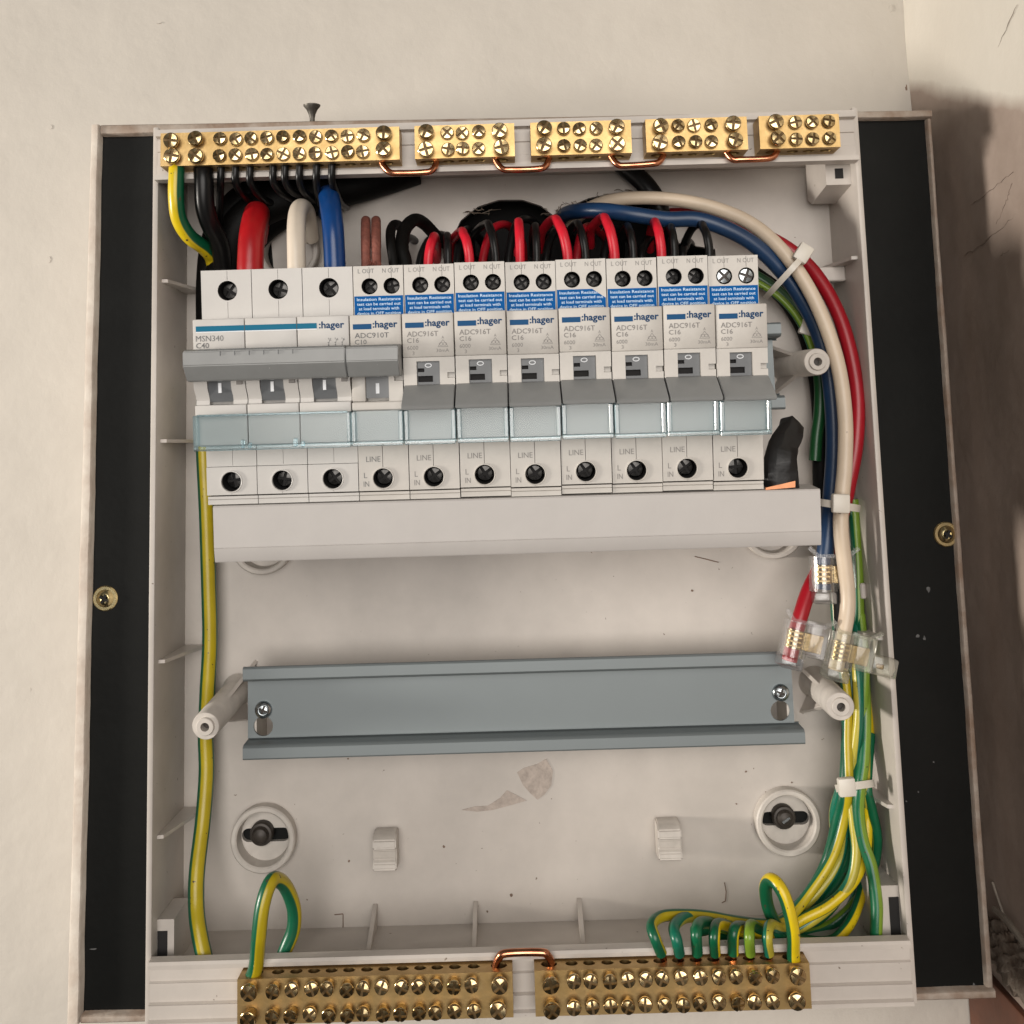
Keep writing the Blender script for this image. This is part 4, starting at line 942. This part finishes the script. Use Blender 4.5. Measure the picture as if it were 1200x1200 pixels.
earth('second earth wire of the bundle, mostly green, swept left below the tie', ((1002, 700, 12), (1002, 760, 14), (1003, 820, 18), (1000, 870, 20), (998, 921, 23), (994, 960, 20), (984, 1008, 18), (958, 1046, 20), (930, 1070, 22), (900, 1083, 24), (860, 1079, 25), (830, 1075, 29), (803, 1075, 34), (790, 1086, 42), (793, 1102, 47), (796, 1117, 42.5)), 2.0, 'earth_tw', u=.3)
earth('third earth wire of the bundle, teal with lime stripe, swept left', ((1008, 720, 14), (1013, 780, 20), (1010, 850, 20), (1003, 921, 24), (1002, 965, 22), (995, 1010, 20), (972, 1048, 18), (945, 1074, 18), (905, 1090, 20), (860, 1090, 24), (836, 1082, 32), (820, 1082, 40), (816, 1095, 47), (817, 1117, 42.5)), 2.0, 'earth_lime', u=.1)
earth('bright yellow earth wire crossing low under the bundle toward the big loop', ((1018, 800, 10), (1018, 870, 14), (1013, 921, 20), (1016, 960, 18), (1014, 1000, 22), (1000, 1033, 26), (972, 1060, 28), (942, 1076, 28), (912, 1092, 27), (876, 1094, 28), (852, 1085, 34), (840, 1084, 41), (837, 1098, 47), (838, 1117, 42.5)), 2.0, 'earth_bright', u=.02)
earth('yellow earth wire deepest in the corner, right of the big loop', ((1010, 921, 18), (1014, 980, 10), (1012, 1030, 12), (1004, 1064, 20), (990, 1090, 27), (970, 1104, 30), (930, 1100, 28), (890, 1092, 30), (868, 1086, 37), (860, 1092, 45), (859, 1117, 42.5)), 2.0, 'earth_bright', u=.1)
earth('dark green earth wire bulging right just below the lower tie', ((1020, 860, 14), (1016, 921, 22), (1022, 950, 20), (1028, 985, 18), (1022, 1020, 14), (1004, 1056, 12), (970, 1086, 12), (930, 1096, 18), (895, 1090, 30), (880, 1084, 40), (878, 1098, 47), (879, 1117, 42.5)), 1.9, 'earth_lime', u=.6)
earth('pale green earth wire, last small one left of the big loop', ((986, 921, 22), (978, 950, 19), (979, 978, 16), (986, 1012, 12), (960, 1064, 12), (935, 1086, 20), (915, 1088, 34), (903, 1084, 41), (899, 1098, 47), (901, 1117, 42.5)), 1.9, 'earth_tw', u=.5)
for lb, x0, d0, xt, fan, m_, u in (
        ('extra green and yellow earth wire packed along the inside of the bundle', 990, 13, 989, ((982, 955, 20), (968, 1010, 16), (945, 1050, 16), (915, 1078, 18), (880, 1088, 22), (840, 1088, 24), (812, 1092, 28)), 'earth', .3),
        ('extra teal and lime earth wire packed in the middle of the bundle', 997, 16, 1003, ((1003, 960, 17), (999, 1010, 13), (982, 1052, 11), (955, 1080, 12), (915, 1096, 16), (870, 1098, 22), (840, 1098, 27)), 'earth_lime', .2),
        ('extra green earth wire packed against the right wall of the bundle', 1012, 12, 1014, ((1017, 955, 17), (1013, 1010, 12), (1000, 1058, 10), (975, 1088, 10), (940, 1102, 14), (900, 1104, 20)), 'earth_tw', .6),
        ('extra yellow earth wire at the front of the bundle, bending left lowest', 1004, 20, 996, ((1000, 960, 24), (1003, 1000, 26), (995, 1035, 27), (968, 1066, 27), (935, 1088, 27), (905, 1099, 26), (870, 1100, 26)), 'earth_tw', .45)):
    earth(lb, ((x0-4, 640, 8), (x0-2, 700, 9), (x0, 770, d0), (x0+2, 840, d0+3), (xt, 921, 22)) + fan, 1.95, m_, u=u)
earth('big bright yellow and green earth loop rising above the right end of the bottom bar', ((934, 1142, 42), (930, 1122, 44), (929, 1088, 48), (921, 1055, 48), (911, 1036, 46), (902, 1031, 42), (897, 1042, 38), (901, 1066, 34), (913, 1092, 32), (922, 1118, 32), (926, 1132, 31)), 2.3, 'earth_bright', 'tall earth loops on the bottom bars', u=-.05)
earth('green and yellow earth loop rising above the left end of the bottom bar', ((293, 1150, 42), (300, 1132, 44), (303, 1100, 48), (307, 1065, 48), (314, 1040, 46), (322, 1030, 42), (334, 1038, 36), (344, 1062, 32), (344, 1088, 31), (335, 1112, 31), (328, 1130, 31)), 2.6, 'earth', 'tall earth loops on the bottom bars', u=-.13)

# cable ties: a band wrapped round its bundle and a square head
def tie(lbl, p0, p1, bulge, head, hw, hh, hr, wid=2.3, tail_=None):
    t = thing('cable_tie', lbl, 'cable tie', P(*head), 'nylon cable ties')
    a, b = P(*p0), P(*p1); m_ = P((p0[0]+p1[0])/2, (p0[1]+p1[1])/2, max(p0[2], p1[2])+bulge)
    mid = (a+b)/2; out = Vector((0, -1, 0)); path = []
    ax = (b-a)/2; bz = m_-mid
    for k in range(25):
        th = PI*(1 - k/24) ; path.append(mid + ax*math.cos(th) + bz*math.sin(th)**.6)
    refs = [(p-mid).normalized() for p in path]
    part('band', ribbon(NB(), path, wid, .7, refs), M['tie'], t)
    bm = mbox(NB(), -hw, hw, -1.6, 1.6, -hh, hh, .7, 2); bm.transform(Matrix.Translation(P(*head)) @ rotY(hr)); part('head', bm, M['tie'], t)
    if tail_:
        q = [P(*s) for s in tail_]; part('tail_stub', ribbon(NB(), q, wid*.9, .8, (0, -1, 0)), M['tie'], t)
    return t
tie('upper nylon cable tie slanting over the white and blue cables right of the breakers', (897, 349, 12), (938, 304, 28), 8, (941, 297, 36), 2.9, 3.6, R(35))
tie('middle nylon cable tie round the cables beside the right end of the busbar cover', (957, 588, 22), (1007, 596, 22), 20, (985, 590, 44.5), 3.2, 3.5, R(4), 2.7)
tie('lower nylon cable tie gathering the green earth wires', (980, 924, 18), (1024, 918, 18), 12, (992, 922, 33), 3.1, 3.3, R(-3), 2.6)
c = P(945, 384, 14); bm = mbox(NB(), -2.6, 2.6, -1.5, 1.5, -3, 3, .5, 2); bm.transform(Matrix.Translation(c) @ rotY(R(20)))
solo('tie_clip', bm, M['tie'], 'small grey nylon clip on the black sleeve inside the blue cable', 'clip', c)

# ------------------------------------------------------------------ clear tap connectors
def connector(lbl, c, ang, clear, arm=None):
    """clear hinged tap connector: body with a cable channel, winged lid, brass blade inside"""
    base = Matrix.Translation(P(*c)) @ rotY(ang)
    t = thing('tap_connector', lbl, 'connector', base, 'clear tap connectors')
    def lp(n, bm, m, par=None): return part(n, bm, m, par or t, local=True)
    # channel wall: an open half tube round the cable
    bm = NB(); prof = []
    ro, ri, n = 5.2, 4.1, 12
    pts = [(ro*math.cos(a), ro*math.sin(a)) for a in [PI*k/n - PI for k in range(n+1)]]; pts += [(ri*math.cos(a), ri*math.sin(a)) for a in [-PI*k/n for k in range(n+1)]]
    prism(bm, [(x, y) for x, y in pts], -6.4, 6.6, 'z'); lp('channel', bm, clear)
    lp('lid', mbox(NB(), 4.4, 11.4, -4.6, -3.2, -5.2, 7.6, .5, 2), clear)
    lp('lid', mbox(NB(), 4.4, 11.4, 2.2, 3.6, -5.2, 7.6, .5, 2), clear)
    bm = NB(); prism(bm, [(-6.6, 9.4), (-3.2, 6.2), (8.8, 6.2), (13.0, 9.6), (11.8, 10.4), (8.0, 7.6), (-2.6, 7.6), (-5.6, 10.6)], -5.0, -3.8); lp('hinge_wing', bm, clear)
    lp('end_cap', mbox(NB(), -4.6, 3.8, -5.0, 4.2, -10.8, -6.5, .7, 2), clear)
    # brass blade: curved jaw round the cable with pressed teeth, flat back
    bm = NB(); pts = []; n = 14
    pts = [(3.75*math.cos(a), 3.75*math.sin(a)) for a in [-PI*.95+PI*.95*k/n for k in range(n+1)]]; q = [(3.35*math.cos(a), 3.35*math.sin(a)) for a in [-PI*.95*k/n for k in range(n+1)]]
    prism(bm, pts+q, -3.4, 3.4, 'z'); lp('brass_jaw', bm, M['screw_brass'])
    lp('brass_blade', mbox(NB(), 3.2, 9.8, -3.0, -2.4, -3.3, 3.3, .2), M['screw_brass'])
    for k in range(4): lp('jaw_tooth', mbox(NB(), -3.7, 1.6, -4.2, -3.75, -2.8+k*1.7, -2.0+k*1.7, .15), M['screw_brass'])
    if arm:
        lp('arm', mbox(NB(), 11.42, arm, -3.0, 2.4, -5.4, 1.6, .8, 2), clear); lp('arm_contact', mbox(NB(), 13.8, 16.6, -1.2, 0, -3.2, -1.2, .4), M['screw_brass'])
    return t
connector('upper clear tap connector on the blue cable below the busbar cover', (964, 672, 32), R(2), M['clear_conn'])
connector('left clear tap connector on the crimson cable, tilted above the rail end', (931, 748, 34), R(15), M['clear_conn'])
connector('milky tap connector on the cream cable with an arm toward the right wall', (984.5, 762, 38), R(15), M['tan_conn'], 21)
